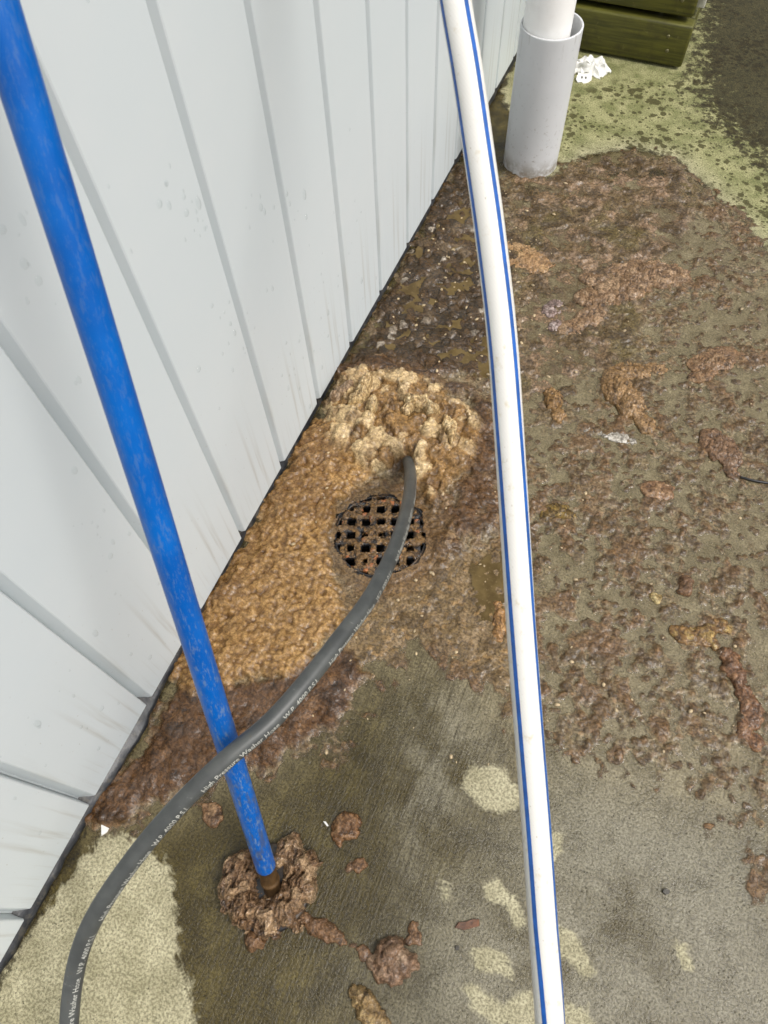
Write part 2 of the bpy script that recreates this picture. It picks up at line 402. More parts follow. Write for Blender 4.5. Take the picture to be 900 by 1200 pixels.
grey = ss(-.12, .12, sdf(G2([(640, 860), (760, 880), (900, 980), (1000, 1300), (640, 1300), (420, 1250), (480, 1080), (600, 960)]), X, Y))
grey = np.maximum(grey, .8 * ss(-.06, .06, sdf(G2([(480, 800), (560, 800), (600, 880), (530, 980), (480, 1060), (455, 960)]), X, Y)))
moss = ss(-.06, .08, sdf(G2([(120, 960), (240, 905), (330, 900), (480, 760), (560, 800), (590, 900), (560, 1020), (500, 1080), (440, 1250), (215, 1250), (200, 1030)]), X, Y))
moss = np.maximum(moss, .8 * ss(-.05, .05, sdf(G2([(560, 980), (620, 1060), (760, 1010), (820, 1250), (700, 1250), (560, 1120)]), X, Y)))
stain = ss(-.08, .08, sdf(G2([(590, 210), (740, 180), (830, 230), (960, 330), (960, 960), (760, 930), (600, 870), (480, 760), (300, 910), (130, 960), (380, 480)]), X, Y))
spots = ss(-.02, .04, sdf(G2([(655, 110), (720, 92), (800, 90), (830, 0), (960, -60), (960, 340), (870, 262), (790, 186), (690, 182), (650, 200)]), X, Y))
broom = .12 + .55 * ss(-.10, .10, sdf(G2([(330, 900), (480, 740), (570, 790), (600, 860), (560, 960), (470, 1120), (330, 1250), (200, 1250), (215, 1000)]), X, Y))
V = np.stack([X.ravel(), Y.ravel(), np.zeros(X.size)], 1)
Fq = grid_faces(len(gx), len(gy))
cen = V[Fq].mean(1)[:, :2]
Fq = Fq[np.hypot(cen[:, 0] - GR_C[0], cen[:, 1] - GR_C[1]) > GR_R + .004]      # opening for the drain
At = dict(dry=dryf.ravel(), green=grn.ravel(), dark=dark.ravel(), grey=grey.ravel(), moss=moss.ravel(), stain=stain.ravel(), spots=spots.ravel(), broom=broom.ravel())
V, Fq, At = compact(V, Fq, At)
tag(link('ground', mesh_np('ground', V, Fq, At), M['ground']), 'weathered concrete slab, part wet and part dry, beside the grey wall', 'concrete', kind='structure')

# ------------------------------------------------------------------ sludge heightfield
st = .0021
sx = np.arange(-.012, 1.12, st); sy = np.arange(-.14, 1.78, st)
X, Y = np.meshgrid(sx, sy)
w1 = fbm(X * 28, Y * 28, 3, 3); w2 = fbm(X * 28 + 50, Y * 28, 4, 3)
WX, WY = X + .007 * w1, Y + .007 * w2
a1, a2, aid = worley(WX / .030, WY / .030, 31)
b1, b2, bid = worley(WX / .0135, WY / .0135, 32)
c1, c2, cid = worley(X / .0068 + .4 * w1, Y / .0068 + .4 * w2, 33)
e1, e2, eid = worley(X / .0088 + 1.2 * w1 * .5, Y / .0088 + 1.2 * w2 * .5, 35); DE = dome(e1)
D1, D2, D3 = dome(a1), dome(b1), dome(c1)
big = fbm(X * 7, Y * 7, 40, 4); mid = fbm(X * 26, Y * 26, 41, 4); fin = fbm(X * 80, Y * 80, 42, 4)
rid = 1 - np.abs(fbm(WX * 40, WY * 40, 43, 3)) * 2.2
nse = .016 * big + .012 * mid + .004 * fin
def msk(P, f=.012, amp=1.0): return ss(-f, f, sdf(G2(P), X, Y) + nse * amp)
allp = sdf(G2([(520, 170), (560, 175), (655, 190), (690, 172), (740, 164), (795, 176), (840, 214), (880, 252), (915, 290), (990, 340), (990, 1060), (900, 1090),
               (860, 1010), (800, 955), (720, 930), (650, 915), (605, 890), (560, 825), (510, 775), (470, 790), (435, 850), (400, 900), (320, 935), (250, 935),
               (180, 960), (130, 985), (95, 985), (180, 800), (370, 480)]), X, Y)
mT = msk([(335, 550), (285, 630), (205, 750), (195, 800), (235, 812), (285, 800), (345, 790), (375, 765), (400, 725), (398, 690), (388, 650), (388, 600), (412, 575), (440, 560), (420, 510), (400, 505), (370, 490)], .010)
mP = msk([(380, 480), (395, 452), (430, 442), (475, 444), (520, 458), (548, 478), (560, 510), (552, 545), (530, 570), (505, 592), (490, 575), (470, 560), (430, 556), (400, 530), (385, 510)], .012, .8)
mR = msk([(400, 440), (450, 425), (530, 440), (570, 450), (586, 500), (588, 560), (580, 610), (555, 640), (525, 650), (500, 600), (540, 560), (550, 480), (470, 450)], .03, 1.6)
mE = msk([(530, 195), (590, 215), (600, 300), (590, 400), (560, 440), (470, 440), (390, 470), (440, 360), (500, 250)], .015)
mH = msk([(225, 785), (100, 960), (170, 945), (250, 908), (310, 905), (400, 855), (430, 790), (400, 755), (330, 790), (270, 800)], .012)
mF = msk([(590, 205), (690, 186), (740, 178), (790, 190), (825, 225), (800, 290), (760, 330), (740, 420), (690, 440), (640, 500), (610, 480), (600, 300)], .03)
mC = msk([(400, 690), (500, 640), (590, 640), (605, 760), (600, 840), (560, 790), (510, 745), (440, 780), (390, 860), (370, 800)], .02)
hole = at_z(468, 548)[:2]; dh = np.hypot(X - hole[0], Y - hole[1])
mound = at_z(470, 505)[:2]; dm = np.hypot((X - mound[0]) / 1.15, Y - mound[1])
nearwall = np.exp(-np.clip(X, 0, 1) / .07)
hT = .006 + .013 * nearwall + .004 * big + .0026 * D1 + .0048 * DE * (.5 + .7 * eid) + .0024 * D3 + .0012 * fin
hP = .020 * np.exp(-(dm / .11) ** 2) + .006 + .013 * D1 * (.3 + 1.1 * aid) + .008 * D2 * (.5 + .8 * bid) + .003 * D3 + .006 * ss(.55, .95, rid) * ss(-.1, .3, mid)
hR = .007 + .008 * nearwall + .003 * big + .0055 * D1 + .005 * D2 + .003 * D3
hE = .0016 + .0055 * D1 * ss(.3, .6, aid) + .0045 * D2 * ss(.35, .6, bid) + .0015 * D3 + .002 * mid
hH = .003 + .008 * nearwall + .0028 * D1 * aid + .0030 * D2 + .0020 * D3 + .002 * mid
cov = ss(-.25, .3, big + .8 * mid + .12)
hF = .85 * (.0014 + .0040 * D1 * aid + .0026 * D2 * bid + .0016 * D3 + .0018 * ss(.5, .95, rid)) * (.25 + .9 * cov) - .0004
midg = np.exp(-(((X - .50) / .16) ** 2 + ((Y - .45) / .35) ** 2))
cg = ss(-.12, .30, .35 * midg - .05 + .8 * big + .9 * mid + .35 * fin)
iso = ss(.66, .74, bid) * dome(b1, .42)
hG = .0005 + .0007 * ss(-.4, .5, mid + .5 * big) + cg * (.0016 * D2 * ss(.25, .5, bid) + .0015 * D3 * ss(.3, .6, cid) + .0020 * D1 * ss(.6, .9, aid)) + .0022 * iso - .0005 * ss(.2, .6, fin)
hC = .0012 + .0030 * D2 * bid + .0016 * D3 + .0020 * mid
h = hG.copy(); col = np.zeros(X.shape + (3,))
t = np.clip(.45 * D2 + .35 * D3 + .35 * fin, 0, 1)
# general field on the right
lmp = np.clip(cg * (ss(.2, .7, D2) * ss(.25, .5, bid) + .7 * ss(.3, .8, D3) * ss(.3, .6, cid)) + ss(.1, .5, iso), 0, 1)
col[:] = lin((138, 126, 98)); col = mixc(col, (114, 97, 68), ss(-.1, .4, mid) * .7)
col = mixc(col, (84, 64, 37), lmp * (.5 + .4 * ss(.2, .8, bid))); col = mixc(col, (108, 82, 54), ss(.45, .8, aid) * cg * .7); col = mixc(col, (140, 108, 74), ss(.82, .95, cid) * cg * .5)
def layer(m, hh, cols):
    global h, col
    h = lerp(h, hh, m)
    c = np.zeros_like(col); c[:] = lin(cols[0])
    for rgb, mm in cols[1:]: c = mixc(c, rgb, np.clip(mm, 0, 1))
    col = lerp(col, c, m[..., None])
layer(mF, hF, [(106, 88, 60), ((146, 120, 94), ss(.5, .9, aid) * .8), ((96, 84, 48), ss(.05, .45, big) * .8), ((138, 118, 98), ss(.75, .95, bid) * .5), ((72, 56, 31), ss(.0, .35, mid) * .75)])
layer(mC, hC, [(112, 92, 60), ((138, 116, 84), ss(.4, .9, bid) * .7), ((78, 60, 32), ss(.0, .4, mid) * .7), ((150, 118, 72), ss(.8, .95, cid) * .6)])
layer(mE, hE, [(56, 42, 20), ((80, 60, 34), ss(.3, .7, bid) * .8), ((112, 94, 70), ss(.82, .92, aid) * .7), ((166, 156, 140), ss(.955, .985, bid) * .8), ((60, 44, 26), ss(.1, .4, mid) * .6)])
layer(mH, hH, [(66, 45, 22), ((104, 73, 43), t * .9), ((50, 33, 15), ss(.1, .5, mid) * .7), ((132, 98, 64), ss(.9, .97, bid) * .5)])
tT = np.clip(.5 * DE + .35 * D3 + .35 * fin, 0, 1)
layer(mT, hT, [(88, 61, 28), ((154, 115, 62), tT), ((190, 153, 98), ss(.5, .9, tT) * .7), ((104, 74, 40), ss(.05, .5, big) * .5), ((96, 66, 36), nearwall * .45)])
layer(mR, hR, [(66, 46, 25), ((104, 75, 45), t), ((56, 40, 24), ss(.1, .5, mid) * .6), ((150, 124, 92), ss(.93, .97, bid) * .8)])
layer(mP, hP, [(80, 56, 27), ((166, 130, 80), t), ((212, 186, 140), ss(.60, .76, aid) * ss(.1, .6, D1) * .9), ((98, 70, 38), ss(.1, .45, mid) * .7), ((206, 182, 138), ss(.90, .97, bid) * .5)])
dg = np.hypot(X - GR_C[0], Y - GR_C[1])
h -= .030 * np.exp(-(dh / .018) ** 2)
h = np.where((dg < GR_R + .06) | (dh < .05), np.maximum(h, (.0025 + .0018 * D3 + .0030 * D2 * bid)), h)
col = mixc(col, (104, 78, 46), .8 * ss(GR_R + .05, GR_R + .01, dg) * (1 - mT) * (1 - mP))
col = mixc(col, (62, 43, 25), .85 * np.exp(-(dh / .026) ** 2))  # dark muck round the hose, with the recess's shade painted into the colour
# edge of everything
edge = ss(-.045, .085, allp + nse * 2.4)
h = h * edge ** 1.5 - .0010 * (1 - edge)
# tan curd ends crisply against the grate frame, clear of the grate itself
h = np.where(dg < GR_R + .008, lerp(.0066 + .0012 * D3, np.maximum(h, .0066), ss(GR_R - .002, GR_R + .008, dg)), h)
# pipe foot
# standing liquid
mW = np.maximum.reduce([msk([(470, 395), (560, 370), (596, 400), (592, 450), (570, 455), (530, 436), (450, 428), (440, 410)], .01),
                        msk([(540, 668), (566, 650), (590, 652), (594, 690), (580, 735), (562, 742), (550, 705)], .008, 1.8),
                        msk([(480, 300), (540, 240), (575, 260), (560, 330), (500, 370), (450, 390)], .012)])
wl = .0050
water = (mW > .5) & (h < wl) & (h > .0)
hz = np.where((mW > .5) & (h > 0), np.maximum(h, wl), h)
# rim next to the wall foot
Z = np.where(hz > 0, hz, -.0015)
V = np.stack([X.ravel(), Y.ravel(), Z.ravel()], 1)
Fa = grid_faces(len(sx), len(sy))
hf = hz.ravel()[Fa].max(1); wf = water.ravel()[Fa].sum(1) >= 3
dgf = dg.ravel()[Fa].min(1)
cutr = GR_R - 0.0035 - .011 * fbm(X * 22, Y * 22, 91, 3)
keep = (hf > .0002) & ((dg - np.minimum(cutr, GR_R + .002)).ravel()[Fa].min(1) > 0)
typ = np.zeros(len(Fa), int)
typ[mT.ravel()[Fa].mean(1) > .5] = 1; typ[mP.ravel()[Fa].mean(1) > .5] = 2; typ[wf] = 3
colf = col.reshape(-1, 3)
for k, (nm, mt, lab, cat) in enumerate([
        ('brown_sludge', 'brown', 'lumpy wet brown sludge spread over the concrete around the drain', 'sludge'),
        ('tan_sludge', 'tan', 'tan curd-like sludge piled between the wall and the drain grate', 'sludge'),
        ('paper_pulp', 'pulp', 'pale mound of sodden pulp heaped around the end of the grey hose', 'pulp'),
        ('murky_water', 'water', 'shallow olive-brown liquid pooled among the sludge', 'water')]):
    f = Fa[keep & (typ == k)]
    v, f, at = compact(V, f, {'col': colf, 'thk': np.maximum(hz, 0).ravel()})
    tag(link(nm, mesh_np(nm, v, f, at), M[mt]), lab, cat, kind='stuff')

# ------------------------------------------------------------------ clad wall
PITCH = .140672673 * H; Y0 = -.18261940 * H; ZB = .014; ZT = 2.3
wall = empty('clad_wall', (0, .8, 0)); tag(wall, 'pale grey wall clad in vertical grooved boards, rising beside the drain', 'wall')
prof = []                                       # profile in (x, y) for one board, groove lip at its near side
GW = .0135; GD = .0170
pts = [(-.024, .0006), (-GD, .0006), (-GD, .0030), (-.0090, GW * .60), (-.0010, GW - .0006), (0, GW + .0008), (0, PITCH * .35), (0, PITCH * .7), (0, PITCH - .0018), (-.0008, PITCH - .0006), (-.0022, PITCH), (-.024, PITCH)]
bm = bmesh.new()
zs = [ZB, ZB + .0012, .5, 1.2, ZT]
rings = []
for zi, z in enumerate(zs):
    rings.append([bm.verts.new((x + (-.001 if zi == 0 and x > -.002 else 0), y, z)) for x, y in pts])
n = len(pts)
for a_, b_ in zip(rings, rings[1:]):
    for k in range(n):
        bm.faces.new((a_[k], a_[(k + 1) % n], b_[(k + 1) % n], b_[k]))
bm.faces.new(rings[0][::-1]); bm.faces.new(rings[-1])
bmesh.ops.recalc_face_normals(bm, faces=bm.faces)
bme = bpy.data.meshes.new('board'); bm.to_mesh(bme); bm.free(); bme.materials.append(M['wall'])
for k in range(-8, 17):
    o = bpy.data.objects.new('board', bme); COL.objects.link(o); o.parent = wall
    o.matrix_parent_inverse = Matrix.Translation(wall.location).inverted()
    o.location = (random.uniform(-.0006, .0004), Y0 + PITCH * k - GW / 2, random.uniform(-.0012, .0012))
def boxmesh(name, lo, hi, bev=0.0, seg=2):
    bm = bmesh.new(); bmesh.ops.create_cube(bm, size=1)
    for v in bm.verts: v.co = Vector([lo[i] + (v.co[i] + .5) * (hi[i] - lo[i]) for i in range(3)])
    if bev: bmesh.ops.bevel(bm, geom=list(bm.edges), offset=bev, segments=seg, affect='EDGES', profile=.5)
    me = bpy.data.meshes.new(name); bm.to_mesh(me); bm.free(); return me
yA, yB = Y0 - PITCH * 8, Y0 + PITCH * 17
link('wall_core', boxmesh('wall_core', (-.14, yA, -.002), (-.0255, yB, ZT)), M['frame'], wall, False)
# black membrane showing under the boards
ny = 900; ys = np.linspace(yA, yB, ny); prof_z = np.array([-.002, .001, .005, .009, .012, .018, .026]); prof_x = np.array([.0, .0, -.002, -.004, -.006, -.0085, -.0235])
YY, K = np.meshgrid(ys, np.arange(7), indexing='ij')
bul = .0034 * fbm(YY * 9, K * .4, 61, 3) + .0012 * fbm(YY * 50, K * .9, 62, 3)
cb = at_z(178, 865)[1]; ca = at_z(150, 905)[1]
bul = bul + (.011 * np.exp(-((YY - cb) / .05) ** 2) + .006 * np.exp(-((YY - ca) / .03) ** 2)) * np.exp(-((K - 2.5) / 1.6) ** 2)
bul = bul + .008 * ss(.34, .10, YY) * np.exp(-((K - 2.0) / 1.8) ** 2) * (.6 + .6 * fbm(YY * 20, K * 0, 63, 2))
bul = np.where(K >= 5, np.minimum(bul, .0), bul)
Vm = np.stack([prof_x[K] + bul, YY, prof_z[K]], -1).reshape(-1, 3)
link('membrane', mesh_np('membrane', Vm, grid_faces(7, ny)), M['membrane'], wall)

# ------------------------------------------------------------------ tubes
def catmull(P, n):
    P = np.array(P, float); P = np.vstack([2 * P[0] - P[1], P, 2 * P[-1] - P[-2]]); out = []
    for i in range(1, len(P) - 2):
        for t in np.linspace(0, 1, n, endpoint=False):
            a_, b_, c_, d_ = P[i - 1:i + 3]
            out.append(.5 * (2 * b_ + (c_ - a_) * t + (2 * a_ - 5 * b_ + 4 * c_ - d_) * t * t + (3 * b_ - a_ - 3 * c_ + d_) * t ** 3))
    out.append(P[-2]); out = np.array(out)
    for _ in range(6): out[1:-1] = .5 * out[1:-1] + .25 * (out[:-2] + out[2:])
    return out
def frames(C, ref):
    T = np.gradient(C, axis=0); T /= np.linalg.norm(T, axis=1)[:, None]
    N = np.zeros_like(C); v = np.array(ref, float)
    for i in range(len(C)):
        v = v - T[i] * (v @ T[i]); v /= np.linalg.norm(v); N[i] = v
    return T, N, np.cross(T, N)
def tube(name, C, r, seg=28, ref=(0, 0, 1), ang=None, mat=None, parent=None):
    """full tube, or the strip between ang = (lo, hi) arrays"""
    T, N, B = frames(C, ref); r = np.broadcast_to(r, (len(C),))
    if ang is None:
        th = np.broadcast_to(np.linspace(0, 2 * math.pi, seg, endpoint=False), (len(C), seg)); closed = True
    else:
        th = ang[0][:, None] + (ang[1] - ang[0])[:, None] * np.linspace(0, 1, seg)[None]; closed = False
    V = C[:, None] + r[:, None, None] * (np.cos(th)[..., None] * N[:, None] + np.sin(th)[..., None] * B[:, None])
    V = V.reshape(-1, 3); n = len(C)
    i, j = np.meshgrid(np.arange(seg if closed else seg - 1), np.arange(n - 1)); i = i.ravel(); j = j.ravel(); k = (i + 1) % seg
    Fq = np.stack([j * seg + i, j * seg + k, (j + 1) * seg + k, (j + 1) * seg + i], 1)
    if closed:                                      # end caps
        V = np.vstack([V, C[0], C[-1]]); q = np.arange(seg); q2 = (q + 1) % seg
        Fq = np.vstack([Fq, np.stack([q2, q, 0 * q + n * seg, 0 * q + n * seg], 1)[:0]])
        me = mesh_np(name, V[:-2], Fq)
    else: me = mesh_np(name, V, Fq)
    return link(name, me, mat, parent)

# grey pressure hose
gp = [(477, 546, -.03), (478, 540, .012), (481, 556, .070), (479, 585, .150), (470, 622, .225), (455, 660, .270), (432, 703, .300), (400, 746, .322), (362, 795, .334),
      (318, 845, .340), (272, 884, .340), (228, 925, .330), (186, 970, .312), (150, 1015, .290), (118, 1062, .262), (97, 1105, .232), (86, 1150, .202), (81, 1200, .172), (80, 1260, .135)]
gpts = [at_z(*q) for q in gp]
e = gpts[-1]; gpts += [e + np.array([.01, -.09, -.055]), np.array([e[0] + .03, e[1] - .20, .0125]), np.array([e[0] + .06, e[1] - .36, .0118]), np.array([e[0] + .14, e[1] - .6, .0118])]
gC = catmull(gpts[::-1], 24)                          # runs from the near end to the drain
GRAD = .0096
gh = empty('pressure_hose', tuple(gC[0])); tag(gh, 'grey rubber pressure hose with white lettering, pushed into the pulp beside the grate', 'hose')
REF = (.1, -.45, .9)
tube('hose_tube', gC, GRAD, 32, REF, mat=M['ghose'], parent=gh)
# printed legend wrapped on the hose
def text_tris(s, size):
    cu = bpy.data.curves.new('legend', 'FONT'); cu.body = s; cu.size = size; cu.resolution_u = 2; cu.offset = .00006
    to = bpy.data.objects.new('legend_tmp', cu); COL.objects.link(to)
    bpy.context.view_layer.update()
    me = bpy.data.meshes.new_from_object(to.evaluated_get(bpy.context.evaluated_depsgraph_get()))
    bpy.data.objects.remove(to)
    bm = bmesh.new(); bm.from_mesh(me); bmesh.ops.triangulate(bm, faces=bm.faces)
    for _ in range(2):                              # short edges, so that strokes follow the round hose
        bmesh.ops.subdivide_edges(bm, edges=[e_ for e_ in bm.edges if e_.calc_length() > .0014], cuts=1); bmesh.ops.triangulate(bm, faces=bm.faces)
    bpy.data.meshes.remove(me); return bm
seglen = np.linalg.norm(np.diff(gC, axis=0), axis=1); arc = np.r_[0, np.cumsum(seglen)]
gT, gN, gB = frames(gC, REF)
def wrap(bm, s0, phi0):
    for v in bm.verts:
        s = min(max(s0 + v.co.x, 0), arc[-1] - 1e-4)
        i = min(np.searchsorted(arc, s, 'right') - 1, len(gC) - 2); f = (s - arc[i]) / seglen[i]
        c = lerp(gC[i], gC[i + 1], f); N = lerp(gN[i], gN[i + 1], f); B = lerp(gB[i], gB[i + 1], f)
        ph = phi0(s) - v.co.y / GRAD
        v.co = Vector(c + (GRAD + .00030) * (math.cos(ph) * N + math.sin(ph) * B))
legend = 'High Pressure Washer Hose   W.P. 4000 P.S.I.   '
s_edge = arc[np.argmin(np.linalg.norm(gC - gpts[::-1][4], axis=1))]        # where the hose enters the frame
phi = lambda s: math.radians(62 + 9 * math.sin(s * 7.0 + 1.0) + 8 * math.cos(s * 15))
s = s_edge - .14; k = 0
while s < arc[-1] - .12 and k < 8:
    bm = text_tris(legend.strip(), .0080)
    w = max(v.co.x for v in bm.verts); s1 = s
    wrap(bm, s1, phi); me = bpy.data.meshes.new('printed_legend'); bm.to_mesh(me); bm.free()
    link('printed_legend', me, M['ink'], gh, False); s += w + .02; k += 1

# white water hose with blue stripes, from the wall tap down past the camera
WR = .0130
def wpt(px, py, wpx): return CAM + ray(px, py) * (2 * WR * F_PX / wpx)
wp = [wpt(533.5, 0, 37.2), wpt(547, 80, 37), wpt(560, 170, 36.4), wpt(574, 270, 36), wpt(588, 390, 35.4), wpt(596, 500, 35), wpt(603, 610, 34.6), wpt(611, 740, 34.3), wpt(620, 860, 34.2), wpt(628.5, 970, 34.2), wpt(636, 1080, 34.3), wpt(645, 1210, 34.5)]
d0 = wp[0] - wp[2]; d0 /= np.linalg.norm(d0)
tapy = wp[0][1] + .62
far = [np.array([.045, tapy, wp[0][2] + .20]), wp[0] + d0 * .30 + np.array([-.03, 0, .0]), wp[0] + d0 * .12]
lo = wp[-1]; near = [lo + np.array([.045, -.09, -.09]), lo + np.array([.10, -.20, -.24]), np.array([lo[0] + .17, lo[1] - .36, .06]), np.array([lo[0] + .22, lo[1] - .56, .0135]), np.array([lo[0] + .25, lo[1] - .9, .0132])]
wC = catmull(far + wp + near, 18)
wh = empty('water_hose', tuple(wC[-1])); tag(wh, 'white garden hose with blue stripes hanging above the sludge', 'hose')
WREF = CAM - wp[6]
tube('hose_tube', wC, WR, 40, WREF, mat=M['whose'], parent=wh)
wT, wN, wB = frames(wC, WREF)
# stripe twist (angle to the right of the side that faces up), by distance along the hose
warc = np.r_[0, np.cumsum(np.linalg.norm(np.diff(wC, axis=0), axis=1))]
idx = [int(np.argmin(np.linalg.norm(wC - p, axis=1))) for p in (wp[0], wp[4], wp[7], wp[10], wp[11])]
def viewang(i, deg):                               # turn a measured angle into the hose's own frame
    t = wT[i]; n_ = CAM - wC[i]; n_ = n_ - t * (n_ @ t); n_ /= np.linalg.norm(n_); r_ = np.cross(n_, t)
    if r_ @ R[0] < 0: r_ = -r_
    v = math.cos(math.radians(deg)) * n_ + math.sin(math.radians(deg)) * r_
    return math.atan2(v @ wB[i], v @ wN[i])
A = np.unwrap([viewang(i, d_) for i, d_ in zip(idx, (-60, -54, -37, -30, -18))])
sgn = 1 if viewang(idx[1], 10) > viewang(idx[1], -10) else -1
base = np.interp(warc, warc[idx], A)
for off in (0, 100, 180, 270):
    m_ = base + sgn * math.radians(off); hw = .0021 / WR
    tube('stripe', wC, WR + .00022, 5, WREF, ang=(m_ - hw, m_ + hw), mat=M['stripe'], parent=wh)
# brass connector fixing the hose to the wall, outside the frame
cdir = (wC[0] - wC[1]) / np.linalg.norm(wC[0] - wC[1])
tube('hose_connector', np.array([wC[0] - cdir * .03, wC[0] - cdir * .0, wC[0] * [.4, 1, 1] + [0, .008, .004], [-.004, wC[0][1] + .012, wC[0][2] + .006]]), np.array([.0150, .0150, .011, .011]), 20, (0, 0, 1), mat=M['brass'], parent=wh)

# ------------------------------------------------------------------ plunger on blue pole
pb = at_z(321, 1046, .004)
ptop = CAM + ray(12, 60) * (F_PX * .0262 / 56)
pu = (ptop - pb) / np.linalg.norm(ptop - pb)
pl = empty('drain_plunger', tuple(pb)); tag(pl, 'worn blue pole of a drain plunger standing in a brown clump', 'plunger')
ts = np.r_[.066, .0665, .068, np.linspace(.076, 1.32, 30), 1.3205]
rr = np.r_[.0105, .0120, .0126, np.full(30, .0126), .002]
pC = pb + ts[:, None] * pu
# built around the plunger's own origin so that wear follows the pole
q = Vector(pu).to_track_quat('Z', 'X')
def polar(name, prof, mat, parent, seg=36, closed=True):
    V = []; n = len(prof)
    for r_, z_ in prof:
        for k in range(seg):
            t_ = 2 * math.pi * k / seg; V.append((r_ * math.cos(t_), r_ * math.sin(t_), z_))
    i, j = np.meshgrid(np.arange(seg), np.arange(n - 1)); i = i.ravel(); j = j.ravel(); k = (i + 1) % seg
    return mesh_np(name, np.array(V), np.stack([j * seg + i, j * seg + k, (j + 1) * seg + k, (j + 1) * seg + i], 1))
def tilted(name, prof, mat):
    o = link(name, polar(name, prof, mat, None), mat); o.parent = pl; o.rotation_mode = 'QUATERNION'; o.rotation_quaternion = q; return o
tilted('pole', list(zip(rr, ts)), M['pole'])
tilted('ferrule', [(.0001, .0), (.0115, .0), (.0115, .030), (.0125, .031), (.0125, .035), (.0112, .036), (.0112, .040), (.0112, .072)], M['ferrule'])
o = link('rubber_disc', polar('rubber_disc', [(.0001, -.004), (.051, -.004), (.0535, -.002), (.0535, .004), (.051, .007), (.03, .009), (.0001, .009)], M['rubber'], None), M['rubber'], pl)
o.matrix_parent_inverse = Matrix.Identity(4); o.location = (PL[0] - pb[0], PL[1] - pb[1], 0)

# ------------------------------------------------------------------ drain grate
gr = empty('drain_grate', (GR_C[0], GR_C[1], 0)); tag(gr, 'round black drain grate with square holes, caked in tan sludge', 'grate')
rot = math.radians(22)
def local(o): o.matrix_parent_inverse = Matrix.Identity(4); return o
local(link('frame_ring', polar('frame_ring', [(GR_R - .0070, -.010), (GR_R - .0070, .0030), (GR_R - .0062, .0040), (GR_R - .0040, .0040), (GR_R - .0034, .0018), (GR_R - .0026, .0018), (GR_R - .0020, .0052), (GR_R - .0008, .0060), (GR_R + .0012, .0056), (GR_R + .0035, .002), (GR_R + .0055, -.01)], None, None, 72), M['rim'], gr))
local(link('gully', polar('gully', [(GR_R + .0058, -.006), (GR_R - .002, -.012), (GR_R - .004, -.03), (GR_R - .006, -.16)], None, None, 48), M['pit'], gr))
local(link('gully_water', polar('gully_water', [(GR_R - .0055, -.105), (.0001, -.105)], None, None, 48), M['sump'], gr))
pit = .0245
def bar(L, w, y, along_x, z0, z1):
    nx, nyy = max(4, int(L / .006)), 3
    xs = np.linspace(-L / 2, L / 2, nx); prof = [(-w / 2, z0), (-w / 2, z1 - .0015), (-w / 2 + .0015, z1), (w / 2 - .0015, z1), (w / 2, z1 - .0015), (w / 2, z0)]
    V = []
    for x in xs:
        for (py, pz) in prof: 
            j = random.uniform(-.0008, .0008); V.append((x, y + py * random.uniform(.85, 1.2) + j * .5, pz + (random.uniform(-.0006, .0010) if pz > z0 else 0)))
    V = np.array(V); k = len(prof)
    if not along_x: V = V[:, [1, 0, 2]]
    c, s_ = math.cos(rot), math.sin(rot); V[:, :2] = V[:, :2] @ np.array([[c, s_], [-s_, c]])
    i, j = np.meshgrid(np.arange(k), np.arange(nx - 1)); i = i.ravel(); j = j.ravel(); i2 = (i + 1) % k
    return mesh_np('bar', V, np.stack([j * k + i, j * k + i2, (j + 1) * k + i2, (j + 1) * k + i], 1))
for axis in (True, False):
    for q_ in range(-3, 3):
        y = (q_ + .5) * pit; L = 2 * math.sqrt(max((GR_R - .0055) ** 2 - y * y, 0))
        local(link('bar', bar(L, .0112, y, axis, -.010, .0042 if axis else .0036), M['grate'], gr))

# sludge caked over the bars, with rounded holes left open
g_ = np.arange(-GR_R, GR_R, .0009); X, Y = np.meshgrid(g_, g_); c_, s_ = math.cos(rot), math.sin(rot)
U = X * c_ + Y * s_; Vv = -X * s_ + Y * c_
wu = .0022 * fbm(X * 90, Y * 90, 301, 3); wv_ = .0022 * fbm(X * 90, Y * 90, 302, 3)
cu_, cv_ = np.round((U) / pit), np.round((Vv) / pit)
du, dv = np.abs(U + wu - cu_ * pit), np.abs(Vv + wv_ - cv_ * pit)
sq = (du ** 4 + dv ** 4) ** .25                       # rounded square
rd = _h(cu_ + 9, cv_ + 9, 77); rad = np.where(rd < .14, .002, (.0038 + .0038 * rd))
m_ = ss(.0, .0022, sq - rad); rr_ = np.hypot(X, Y); out_ = ss(GR_R - .004, GR_R - .009, rr_ + wu)
f1, f2, idc = worley((X + wu) / .006, (Y + wv_) / .006, 305); lump = fbm(X * 45, Y * 45, 306, 4)
thick = (.0007 + .0024 * dome(f1) * idc + .0028 * lump) * out_
Zc = -.0035 + m_ * .0078 + np.maximum(thick, 0) * m_
ok = (m_ > .02) & (rr_ < GR_R - .0035)
C = np.zeros(X.shape + (3,)); C[:] = lin((64, 46, 28)); C = mixc(C, (122, 94, 58), np.clip(dome(f1) * .8 + .4 * lump, 0, 1)); C = mixc(C, (58, 42, 26), ss(.1, .4, -lump) * .7); C = mixc(C, (160, 100, 60), ss(.93, .97, idc) * .8)
Fc = grid_faces(len(g_), len(g_)); Fc = Fc[ok.ravel()[Fc].all(1)]
vv, ff, at = compact(np.stack([X.ravel(), Y.ravel(), Zc.ravel()], 1), Fc, {'col': C.reshape(-1, 3), 'thk': (np.maximum(thick, 0) * .8 * ss(.1, .9, m_)).ravel()})
ck = local(link('caked_sludge', mesh_np('caked_sludge', vv, ff, at), M['brown'], gr)); ck['kind'] = 'stuff'

